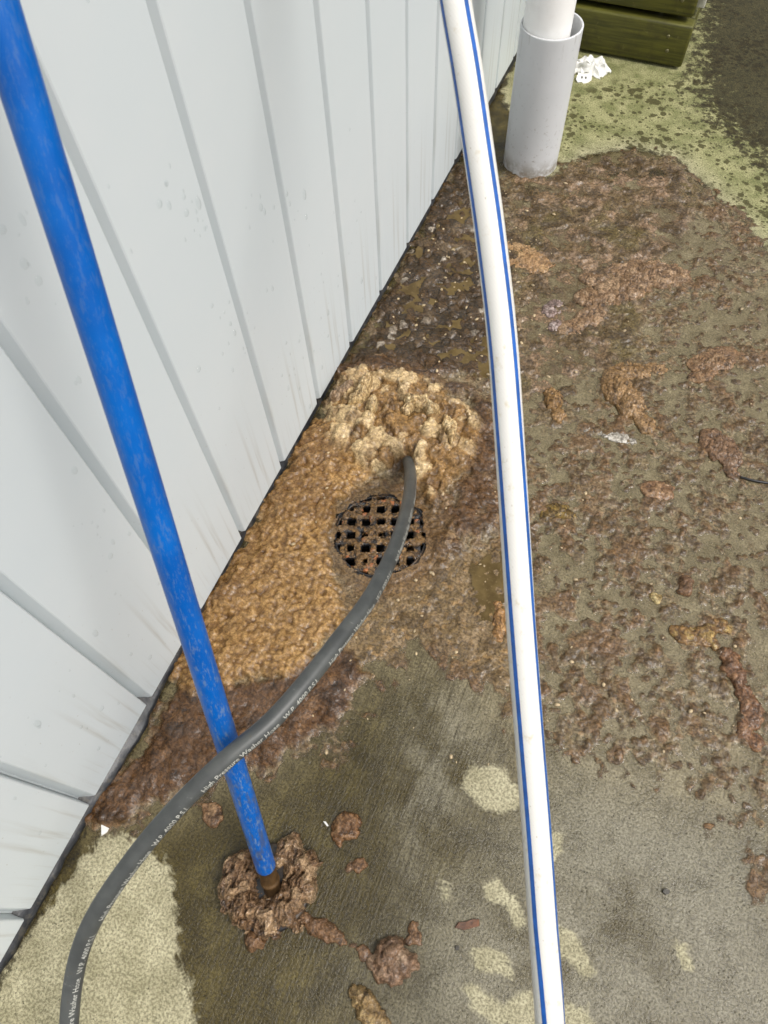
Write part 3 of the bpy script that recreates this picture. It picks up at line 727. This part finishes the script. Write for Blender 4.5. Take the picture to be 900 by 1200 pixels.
# ------------------------------------------------------------------ clumps
def clump(name, label, cat, blobs, cols, seed, group=None, step=.0014, relief=1.0, fib=0.0, z0=0.0, mat='rag', cell=.009, edge=.35, zfun=None):
    """blobs: (px, py, radius m, height m[, stretch, angle]) merged into one lumpy body lying on the ground"""
    B = [(at_z(b[0], b[1])[:2], b[2], b[3], b[4] if len(b) > 4 else 1.0, math.radians(b[5]) if len(b) > 5 else 0) for b in blobs]
    lo = np.min([c - r * s_ * 1.4 for c, r, _, s_, _ in B], axis=0); hi = np.max([c + r * s_ * 1.4 for c, r, _, s_, _ in B], axis=0)
    org = (lo + hi) / 2
    x = np.arange(lo[0], hi[0], step); y = np.arange(lo[1], hi[1], step); X, Y = np.meshgrid(x, y)
    n1 = fbm(X * 45, Y * 45, seed, 4); n2 = fbm(X * 45, Y * 45, seed + 5, 4)
    Xw, Yw = X + .006 * n1, Y + .006 * n2
    f1, f2, idc = worley(Xw / cell, Yw / cell, seed + 9); g1, g2, idg = worley(X / cell * 2.1 + n1, Y / cell * 2.1 + n2, seed + 10)
    field = np.zeros(X.shape)
    for c, r, hh, s_, an in B:
        u = (Xw - c[0]) * math.cos(an) + (Yw - c[1]) * math.sin(an); v = -(Xw - c[0]) * math.sin(an) + (Yw - c[1]) * math.cos(an)
        d = np.hypot(u / s_, v) / r + edge * n1 * .5
        field = np.maximum(field, hh * np.sqrt(np.clip(1 - d * d, 0, 1)))
    hmax = max(b[2] for b in B)
    f = np.clip(field / hmax, 0, 1); fibre = 1 - np.abs(fbm(Xw * 160, Yw * 45 + X * 60, seed + 20, 3)) * 2
    hgt = field * (.62 + relief * (.40 * dome(f1) + .18 * dome(g1) - .18 * (idc < .3))) + fib * np.clip(fibre, 0, 1) * np.sqrt(f)
    ok = field > .0004
    tt = np.clip(.5 * dome(f1) + .3 * dome(g1) + .4 * fbm(X * 150, Y * 150, seed + 3, 3), 0, 1)
    C = np.zeros(X.shape + (3,)); C[:] = lin(cols[0]); C = mixc(C, cols[1], tt); C = mixc(C, tuple(.62 * q_ for q_ in cols[0]), ss(.35, -.1, fibre) * .55 + .4 * ss(.15, .5, n2)); C = mixc(C, cols[2], ss(.55, .95, idc) * .8)
    base = (zfun(X, Y) if zfun else z0)
    Z = np.where(ok, base + hgt, base - .0015)
    Vv = np.stack([(X - org[0]).ravel(), (Y - org[1]).ravel(), Z.ravel()], 1)
    Fc = grid_faces(len(x), len(y)); Fc = Fc[ok.ravel()[Fc].any(1)]
    vv, ff, at = compact(Vv, Fc, {'col': C.reshape(-1, 3), 'thk': np.where(ok, np.maximum(hgt * .55, 0), 0).ravel()})
    o = link(name, mesh_np(name, vv, ff, at), M[mat]); o.location = (org[0], org[1], 0)
    tag(o, label, cat, group); return o
BR = [(84, 60, 40), (140, 106, 74), (164, 132, 98)]
RD = [(92, 68, 46), (138, 106, 76), (124, 94, 68)]
PK = [(108, 82, 62), (150, 120, 94), (172, 146, 120)]
YL = [(108, 86, 54), (152, 126, 84), (172, 148, 104)]
clump('muck_heap', 'ragged ring of brown muck heaped round the foot of the blue pole', 'muck',
      [(284, 1020, .026, .026), (278, 1042, .025, .030), (292, 1064, .026, .032), (316, 1073, .025, .030), (339, 1062, .026, .030), (350, 1040, .025, .030), (353, 1016, .024, .026), (340, 1000, .022, .020), (328, 1010, .011, .018), (298, 1004, .012, .016), (318, 1060, .018, .022)],
      [(86, 64, 46), (146, 116, 86), (180, 152, 118)], 101, step=.0011, relief=1.0, fib=.005, cell=.011, edge=.6)
clump('muck_lump', 'small brown lump just outside the muck heap at the blue pole', 'muck', [(298, 1103, .012, .012), (303, 1095, .008, .008)], RD, 102)
clump('muck_trail', 'thin trail of brown lumps leading away from the muck heap', 'muck',
      [(372, 1085, .011, .008, 1.6, 20), (384, 1092, .012, .010, 1.5, 10), (400, 1101, .005, .004, 2, 10), (414, 1109, .005, .003, 1.6, 10), (427, 1117, .008, .005, 1.4, 20), (358, 1076, .008, .006, 1.5, 10)], RD, 103)
clump('paper_clump', 'knobbly pinkish-brown clump at the end of the muck trail', 'paper pulp',
      [(456, 1120, .020, .018), (474, 1128, .017, .014), (448, 1135, .015, .012), (462, 1138, .016, .012), (440, 1128, .012, .008)], PK, 104, relief=1.4, cell=.014)
clump('paper_clump', 'yellowish sodden clump on bare grey concrete below the muck trail', 'paper pulp',
      [(425, 1172, .015, .012), (416, 1164, .010, .010), (432, 1186, .015, .009), (440, 1200, .018, .006)], YL, 105, relief=1.2)
clump('muck_lump', 'orange-brown lump alone on wet concrete above the muck heap', 'muck', [(404, 970, .018, .010, 1.3, 70), (412, 962, .010, .007), (400, 985, .008, .005)], [(92, 64, 38), (132, 96, 62), (150, 116, 82)], 106)
clump('muck_lump', 'tiny brown lump between the lone orange lump and the pulp clump', 'muck', [(421, 1014, .010, .006), (410, 1016, .007, .003)], BR, 107)
clump('muck_lump', 'pair of small brown lumps beside the pinkish knobbly clump', 'muck', [(484, 1090, .009, .005), (488, 1097, .008, .005), (478, 1100, .006, .004)], RD, 108)
clump('muck_lump', 'brown lump beside the blue pole just below the grey hose', 'muck', [(250, 955, .015, .006), (243, 948, .009, .004)], BR, 109)
# rags of sodden paper on the right
clump('sodden_rag', 'long torn orange-brown rag of sodden paper lying on the slab', 'paper pulp',
      [(760, 322, .040, .010, 2.2, 15), (730, 340, .036, .014, 1.8, 30), (700, 350, .030, .012, 1.6, 20), (692, 372, .026, .010, 1.5, 60), (672, 385, .022, .008, 1.6, 40), (700, 330, .020, .008, 2, 0)],
      [(100, 78, 56), (148, 118, 86), (170, 142, 110)], 120, fib=.003, cell=.013, relief=1.0)
clump('sodden_rag', 'orange-brown rag with a tapering tail below the long torn rag', 'paper pulp',
      [(722, 452, .030, .012, 1.6, 100), (738, 475, .026, .012, 1.5, 110), (755, 495, .018, .008, 1.8, 130), (740, 435, .020, .007, 1.8, 10), (768, 432, .014, .004, 1.8, 10)],
      [(98, 74, 46), (152, 120, 78), (166, 134, 94)], 121, fib=.003, cell=.011)
clump('sodden_rag', 'small golden-brown frayed rag beside the white hose', 'paper pulp', [(648, 470, .017, .012, 1.5, 100), (655, 488, .014, .008, 1.5, 120), (645, 462, .012, .009)], [(106, 78, 44), (150, 116, 70), (166, 132, 86)], 122, fib=.003)
clump('sodden_rag', 'flat pale tan rag lying between the white hose and the grey pipe', 'paper pulp', [(612, 302, .040, .010, 1.7, -10), (630, 306, .022, .006, 1.5, -10)], [(134, 100, 66), (168, 134, 92), (182, 150, 108)], 123, fib=.002, relief=.4, cell=.02)
clump('sodden_rag', 'reddish-brown rag lying by a dark wire on the slab', 'paper pulp', [(838, 522, .028, .010, 1.3, 120), (855, 535, .024, .008, 1.2, 120), (830, 512, .018, .007), (857, 552, .014, .005)], [(88, 66, 46), (128, 98, 70), (140, 110, 82)], 124, fib=.002)
clump('sodden_rag', 'folded brown rag with dark outline on open concrete', 'paper pulp', [(835, 425, .026, .007, 2.0, 30), (822, 440, .016, .006, 1.8, 40), (850, 415, .018, .005, 2, 10)], [(96, 74, 50), (142, 110, 78), (152, 124, 92)], 125, fib=.002)
clump('sodden_rag', 'yellow-brown curled scrap of pulp on the slab', 'paper pulp', [(805, 745, .017, .007, 1.7, 0), (825, 742, .016, .009, 1.4, 30), (845, 735, .016, .006), (835, 755, .010, .006)], [(94, 70, 42), (138, 106, 64), (166, 140, 84)], 126)
clump('sodden_rag', 'crumbly brown ridge of pulp running along the slab', 'paper pulp', [(856, 780, .014, .010, 1.6, 80), (864, 795, .013, .010, 1.6, 110), (872, 815, .014, .008, 1.6, 110), (880, 835, .015, .008, 1.8, 110), (872, 855, .013, .007, 1.6, 100), (884, 870, .014, .006), (850, 768, .012, .008)], [(82, 56, 36), (128, 92, 62), (148, 112, 80)], 127)
clump('muck_lump', 'single upright nut-brown nugget on the slab', 'muck', [(803, 685, .012, .013, 1.4, 100), (800, 695, .009, .008)], RD, 128)
clump('muck_lump', 'small pale yellow nugget near the nut-brown nugget', 'muck', [(768, 702, .009, .007, 1.4, 0), (772, 700, .005, .006)], [(120, 100, 56), (186, 160, 104), (208, 190, 140)], 129)
clump('sodden_rag', 'golden frayed rag close to the white hose beside murky water', 'paper pulp', [(584, 725, .012, .010, 1.6, 95), (585, 742, .011, .009, 1.5, 95), (583, 710, .009, .007)], [(120, 88, 50), (172, 130, 80), (188, 148, 98)], 130, fib=.002)
clump('sodden_rag', 'brown flattened rag on the slab below the frayed tail', 'paper pulp', [(770, 575, .022, .006, 1.4, 20), (655, 600, .016, .006, 1.5, 10), (660, 590, .012, .005)][:1], BR, 131)
clump('muck_lump', 'dark olive lump of muck near the white hose', 'muck', [(655, 600, .018, .008, 1.5, 10), (640, 604, .012, .006)], [(70, 56, 28), (116, 92, 46), (150, 124, 60)], 132)
clump('sodden_rag', 'foamy pale grey scrap of wet tissue on the slab', 'paper pulp', [(725, 514, .012, .004, 1.8, 10), (742, 517, .008, .004), (690, 505, .008, .003, 1.6, 20), (708, 510, .007, .003, 1.8, 10)], [(138, 132, 120), (188, 182, 170), (214, 208, 198)], 133, relief=1.2, cell=.006)
clump('sodden_rag', 'mauve-grey scrap of wet tissue against the long torn rag', 'paper pulp', [(647, 362, .018, .006, 1.6, 70), (650, 382, .012, .005, 1.5, 80)], [(110, 92, 84), (146, 124, 116), (172, 156, 150)], 134, fib=.002)
# pale pieces on the pulp mound
hzb = hz.copy()
for _ in range(5): hzb = (hzb + np.roll(hzb, 1, 0) + np.roll(hzb, -1, 0) + np.roll(hzb, 1, 1) + np.roll(hzb, -1, 1)) / 5
def mz(X_, Y_):                                            # top of the mound under a wad
    i_, j_ = np.clip(np.round((Y_ - sy[0]) / st).astype(int), 0, len(sy) - 1), np.clip(np.round((X_ - sx[0]) / st).astype(int), 0, len(sx) - 1)
    return hzb[i_, j_] - .001
for i_, (bl, lab) in enumerate([
        ([(428, 470, .013, .020, 2.0, 100), (437, 490, .012, .020, 1.6, 110), (418, 482, .015, .016)], 'cream shred of sodden paper on the pulp mound nearest the wall'),
        ([(488, 488, .016, .022, 1.6, 0), (503, 494, .013, .020, 1.4, -20), (478, 496, .012, .014)], 'largest cream wad of sodden paper on the pulp mound'),
        ([(524, 512, .011, .016, 1.5, 110), (528, 525, .009, .014, 1.5, 110)], 'small cream flake standing on the edge of the pulp mound'),
        ([(402, 465, .016, .013, 1.3, 30), (392, 472, .010, .012)], 'pinkish-grey wad of pulp pressed against the grey wall')]):
    clump('paper_wad', lab, 'paper pulp', bl, [(158, 124, 78), (212, 186, 138), (230, 210, 166)] if i_ < 3 else [(130, 104, 78), (172, 146, 116), (186, 164, 138)], 140 + i_, fib=.004, relief=1.0, cell=.010, zfun=mz, step=.0012)

# ------------------------------------------------------------------ pipes
def lathe(name, prof, mat, loc, label, cat, seg=64):
    o = link(name, polar(name, prof, mat, None, seg), mat); o.location = loc; tag(o, label, cat); return o
d = ray(643, 27); tq = ((PIPE - CAM[:2]) @ d[:2]) / (d[:2] @ d[:2]); PH = float(CAM[2] + d[2] * tq)
PR = .0615
lathe('pipe_sleeve', [(PR - .0042, -.002), (PR - .0042, PH - .006), (PR - .0042, PH - .001), (PR - .0036, PH), (PR - .0006, PH), (PR, PH - .001), (PR, PH - .004), (PR, .10), (PR, .006), (PR, -.003)], M['greypvc'], (PIPE[0], PIPE[1], 0),
      'upright grey plastic pipe standing on the slab against the wall', 'pipe')
o = lathe('downpipe', [(.0440, .022), (.0440, 2.198), (.0442, 2.2), (.0473, 2.2), (.0475, 2.199), (.0475, 2.19), (.0475, 1.2), (.0475, .03), (.0475, .021), (.0473, .02), (.0442, .02), (.0440, .022)], M['whitepvc'], (PIPE[0] - .0085, PIPE[1] - .0040, 0),
      'white plastic downpipe dropping into the wider grey pipe', 'pipe')
# droplets on the sleeve and the wall
def drops(name, items, label):
    bm = bmesh.new()
    for (p, nrm, r_, st_) in items:
        m_ = Matrix.Translation(p) @ Vector(nrm).to_track_quat('Z', 'Y').to_matrix().to_4x4() @ Matrix.Diagonal((r_, r_ * st_, r_ * .55, 1))
        bmesh.ops.create_icosphere(bm, subdivisions=2, radius=1, matrix=m_)
    me = bpy.data.meshes.new(name); bm.to_mesh(me); bm.free()
    return tag(link(name, me, M['drop']), label, 'water', kind='stuff')
def wall_at(px, py):
    d_ = ray(px, py); return CAM + d_ * (-CAM[0] / d_[0])
it = []
clusters = [(215, 230, 14, 22, 12), (228, 262, 10, 14, 8), (35, 320, 22, 40, 14), (90, 440, 6, 10, 3), (120, 620, 14, 30, 10), (345, 245, 12, 16, 8), (300, 240, 14, 16, 6), (270, 370, 20, 30, 16), (380, 340, 14, 40, 16), (350, 430, 16, 50, 18), (60, 900, 40, 60, 8), (190, 500, 120, 200, 26), (150, 740, 60, 60, 12), (420, 300, 20, 60, 12), (100, 840, 40, 40, 8)]
for cx, cy, dx, dy, nn in clusters:
    for _ in range(nn):
        p_ = wall_at(cx + random.gauss(0, dx), cy + random.gauss(0, dy))
        if p_[2] < .03: continue
        if ((p_[1] - Y0 + GW) % PITCH) < GW * 1.6: continue
        it.append((Vector((0, p_[1], p_[2])), (1, 0, 0), random.choice((.0012, .0016, .0022, .003, .0042)), random.uniform(1, 2.2)))
drops('water_droplets', it, 'clear water droplets splashed over the pale grey cladding')
it = []
for _ in range(40):
    t_ = random.uniform(-2.6, .4); z_ = random.uniform(.06, PH - .02)
    it.append((Vector((PIPE[0] + PR * math.cos(t_), PIPE[1] + PR * math.sin(t_), z_)), (math.cos(t_), math.sin(t_), 0), random.choice((.0012, .0016, .0022)), random.uniform(1, 1.5)))
drops('water_droplets', it, 'clear water droplets on the upright grey pipe')

# ------------------------------------------------------------------ timber box
TY = float(at_z(790, 82)[1]); TX1 = float(at_z(797, 82)[0])
zt = float(at_y(800, 30, TY)[2])
tb = empty('timber_box', (TX1 / 2, TY, 0)); tag(tb, 'dark green mossy timber boards of a low box behind the pipe', 'timber box')
zc = .006; hgt = zt - zc
for k in range(3):
    z0 = zc + k * (hgt + .012)
    me = boxmesh('board', (.012, TY + (.0 if k == 0 else .012), z0), (TX1 - (.0 if k == 0 else .010), TY + .045, z0 + hgt), .006, 3)
    b = link('board', me, M['timber'], tb)
    for (fx, fz) in ((.045, .36), (.052, .70)):
        s_ = polar('screw', [(.0001, .0012), (.0022, .0012), (.0042, .0005), (.0045, -.002)], None, None, 14)
        so = bpy.data.objects.new('screw', s_); COL.objects.link(so); s_.materials.append(M['screw'])
        so.parent = b; so.matrix_parent_inverse = b.matrix_parent_inverse.copy(); so.rotation_euler = (math.radians(90), 0, 0)
        so.matrix_parent_inverse = Matrix.Translation(tb.location).inverted() @ Matrix.Identity(4)
        so.matrix_parent_inverse = Matrix.Identity(4)
        so.location = (TX1 - fx, TY + (.0 if k == 0 else .012) - .0004, z0 + hgt * fz)
    link('end_board', boxmesh('end_board', (TX1 - .044, TY + .047, z0), (TX1 - (.004 if k == 0 else .014), TY + .55, z0 + hgt), .005, 2), M['timber'], tb)
link('post', boxmesh('post', (TX1 - .085, TY + .05, .0), (TX1 - .046, TY + .09, zc + 3 * (hgt + .012)), .003), M['timber'], tb)
link('dark_backing', boxmesh('dark_backing', (.02, TY + .055, .001), (TX1 - .09, TY + .07, zc + 2.9 * (hgt + .012))), M['dark'], tb)  # plain dark sheet behind the gaps between the boards
link('side_trim', boxmesh('side_trim', (TX1 - .012, TY + .049, zc + hgt + .02), (TX1 + .008, TY + .085, zc + 3 * (hgt + .012)), .002), M['trim'], tb)

# ------------------------------------------------------------------ crumpled paper and small litter
def crumple(name, px, py, sx_, sy_, sz_, seed, mat, label, cat, rotz=0, sub=4):
    bm = bmesh.new(); bmesh.ops.create_icosphere(bm, subdivisions=sub, radius=1)
    rs = np.random.default_rng(seed); nrm = rs.normal(size=(26, 3)); nrm /= np.linalg.norm(nrm, axis=1)[:, None]; off = rs.uniform(.55, .95, 26)
    for v in bm.verts:
        p_ = np.array(v.co); p_ = p_ / np.linalg.norm(p_)
        dd = nrm @ p_; k_ = np.min(np.where(dd > .12, off / np.maximum(dd, .12), 1.3)); fold = .16 * abs(math.sin(7 * p_ @ nrm[0] + 3 * p_ @ nrm[1]))
        v.co = Vector(p_ * (min(k_, 1.15) - fold))
    for v in bm.verts: v.co = Vector((v.co.x * sx_, v.co.y * sy_, v.co.z * sz_))
    zmin = min(v.co.z for v in bm.verts)
    for v in bm.verts: v.co.z -= zmin
    me = bpy.data.meshes.new(name); bm.to_mesh(me); bm.free()
    o = link(name, me, M[mat], None, False); g = at_z(px, py); o.location = (g[0], g[1], -.001); o.rotation_euler = (0, 0, rotz)
    tag(o, label, cat); return o
def paper(name, px, py, label, cat):
    """a crumpled strip of white wrapper: folded sheet with thickness"""
    g = at_z(px, py); nu, nv = 46, 30
    U, Vv = np.meshgrid(np.linspace(-1, 1, nu), np.linspace(-1, 1, nv))
    x = U * .058 + .010 * np.sin(3 * Vv + 1); y = Vv * .032 + .012 * np.sin(2.6 * U) - .010 * U
    tri = lambda t_: 2 * np.abs(t_ / 2 - np.floor(t_ / 2 + .5))
    z = .006 + .015 * tri(3.1 * Vv + .9 * U + .4) + .010 * tri(2.6 * U - 1.7 * Vv + .2) + .005 * tri(6.2 * U + 3.2 * Vv)
    z *= ss(1.05, .55, np.hypot(U * .9, Vv * .9)) * .9 + .1
    x += .004 * fbm(U * 3, Vv * 3, 5, 2); y += .006 * fbm(U * 3, Vv * 3, 6, 2)
    outl = .88 + .16 * fbm(U * 1.5 + 3, Vv * 1.5, 9, 2)
    Vt = np.stack([x * outl, y * outl, z], -1).reshape(-1, 3)
    Vb = Vt.copy(); Vb[:, 2] = np.maximum(Vb[:, 2] - .0035, 0) * .35
    f = grid_faces(nu, nv); fb = f[:, ::-1] + len(Vt)
    rim = np.r_[np.arange(nu), np.arange(1, nv) * nu + nu - 1, (nv - 1) * nu + np.arange(nu - 2, -1, -1), np.arange(nv - 2, 0, -1) * nu]
    rn = np.roll(rim, -1); side = np.stack([rim, rim + len(Vt), rn + len(Vt), rn], 1)
    o = link(name, mesh_np(name, np.vstack([Vt, Vb]), np.vstack([f, fb, side])), M['paper'], None, False)
    o.location = (g[0], g[1], 0); o.rotation_euler = (0, 0, math.radians(4)); tag(o, label, cat)
    return o
pp = paper('crumpled_wrapper', 686, 82, 'crumpled white paper wrapper with two dark marks beside the grey pipe', 'wrapper')
bm = bmesh.new(); ol = [(-.021, -.004), (-.016, -.013), (-.007, -.010), (-.001, -.015), (.010, -.011), (.019, -.003), (.020, .008), (.010, .014), (-.004, .012), (-.015, .014)]
lo_ = [bm.verts.new((x, y, 0)) for x, y in ol]; hi_ = [bm.verts.new((x, y, .0030 + .25 * abs(x) * abs(y) * 30 * .1)) for x, y in ol]
bm.faces.new(lo_[::-1]); bm.faces.new(hi_)
for k in range(len(ol)): bm.faces.new((lo_[k], lo_[(k + 1) % len(ol)], hi_[(k + 1) % len(ol)], hi_[k]))
fme = bpy.data.meshes.new('loose_flap'); bm.to_mesh(fme); bm.free()
fl = link('loose_flap', fme, M['paper'], pp, False); fl.matrix_parent_inverse = Matrix.Identity(4)
fl.location = (.004, -.046, .003); fl.rotation_euler = (math.radians(24), math.radians(6), math.radians(18))
for q_ in (-.006, .004):
    mk = link('printed_mark', polar('printed_mark', [(.0001, .0), (.0028, .0)], None, None, 14), M['dark'], fl, False); mk.matrix_parent_inverse = Matrix.Identity(4); mk.location = (q_, .001, .0039); mk.scale = (.7, 1.3, 1)

def chip(name, px, py, outline, th, mat, label, cat, rz=0, z=0.0005, warp=.0):
    g = at_z(px, py); bm = bmesh.new()
    lo_ = [bm.verts.new((x, y, 0)) for x, y in outline]; hi_ = [bm.verts.new((x * .93, y * .93, th + warp * (x * 40) ** 2 * .01)) for x, y in outline]
    n = len(outline); bm.faces.new(lo_[::-1]); bm.faces.new(hi_)
    for k in range(n): bm.faces.new((lo_[k], lo_[(k + 1) % n], hi_[(k + 1) % n], hi_[k]))
    bmesh.ops.recalc_face_normals(bm, faces=bm.faces)
    me = bpy.data.meshes.new(name); bm.to_mesh(me); bm.free()
    o = link(name, me, M[mat], None, False); o.location = (g[0], g[1], z - .0008); o.rotation_euler = (0, 0, rz); tag(o, label, cat); return o
chip('plastic_chip', 123, 972, [(-.0065, .006), (.0065, .002), (.004, -.004), (-.002, -.0085)], .003, 'paper', 'white triangular chip lying at the foot of the wall', 'chip', .3)
chip('dead_leaf', 548, 1084, [(-.017, -.002), (-.012, .004), (-.002, .004), (.008, .0065), (.016, .006), (.015, -.002), (.006, -.0035), (-.006, -.0055)], .0035, 'leaf', 'curled reddish-brown leaf scrap on the grey concrete', 'leaf', .45)
chip('pebble', 780, 1045, [(-.005, 0), (-.003, .003), (.002, .0035), (.005, .001), (.003, -.003), (-.002, -.0035)], .004, 'pebble', 'small black pebble on the bare grey concrete', 'pebble', .5)
chip('pebble', 536, 1111, [(-.003, 0), (-.002, .0025), (.002, .0025), (.003, 0), (.001, -.0025), (-.002, -.0025)], .003, 'pebble', 'tiny dark pebble just below the leaf scrap', 'pebble', .5)
chip('paper_flake', 382, 965, [(-.005, -.001), (-.002, .0015), (.005, .001), (.004, -.0015)], .0015, 'paper', 'thin white flake beside the lone orange-brown lump', 'flake', -.4)
wg = [at_z(868, 559, .003), at_z(882, 563, .004), at_z(900, 566, .003), at_z(930, 570, .003)]
wo_ = tube('wire', catmull(wg, 8), .0022, 10, (0, 0, 1), mat=M['rubber']); tag(wo_, 'short length of dark wire lying on the slab', 'wire')
# scattered pale flecks in the sludge
bm = bmesh.new()
for _ in range(320):
    px, py = (random.gauss(560, 60), random.gauss(330, 80)) if random.random() < .45 else (random.uniform(330, 880), random.uniform(260, 900))
    if px < 900 - .57 * py + 30 - 0 and px < 640 - .57 * (py - 10) : continue
    g = at_z(px, py)
    if g[0] < .03 or np.hypot(g[0] - GR_C[0], g[1] - GR_C[1]) < GR_R + .01: continue
    iz = int(round((g[1] - sy[0]) / st)); ix = int(round((g[0] - sx[0]) / st))
    if not (0 <= iz < len(sy) and 0 <= ix < len(sx)): continue
    zz = max(float(hz[iz, ix]), 0); r_ = random.choice((.0012, .0015, .002, .003))
    m_ = Matrix.Translation((g[0], g[1], zz + r_ * .2)) @ Matrix.Rotation(random.uniform(0, 6.3), 4, 'Z') @ Matrix.Diagonal((r_ * random.uniform(1, 2), r_, r_ * .5, 1))
    bmesh.ops.create_icosphere(bm, subdivisions=1, radius=1, matrix=m_)
me = bpy.data.meshes.new('pale_flecks'); bm.to_mesh(me); bm.free()
tag(link('pale_flecks', me, mat_plain('fleck', (178, 158, 124), .4, .2, 60)), 'pale flecks of paper scattered through the brown sludge', 'flecks', kind='stuff')
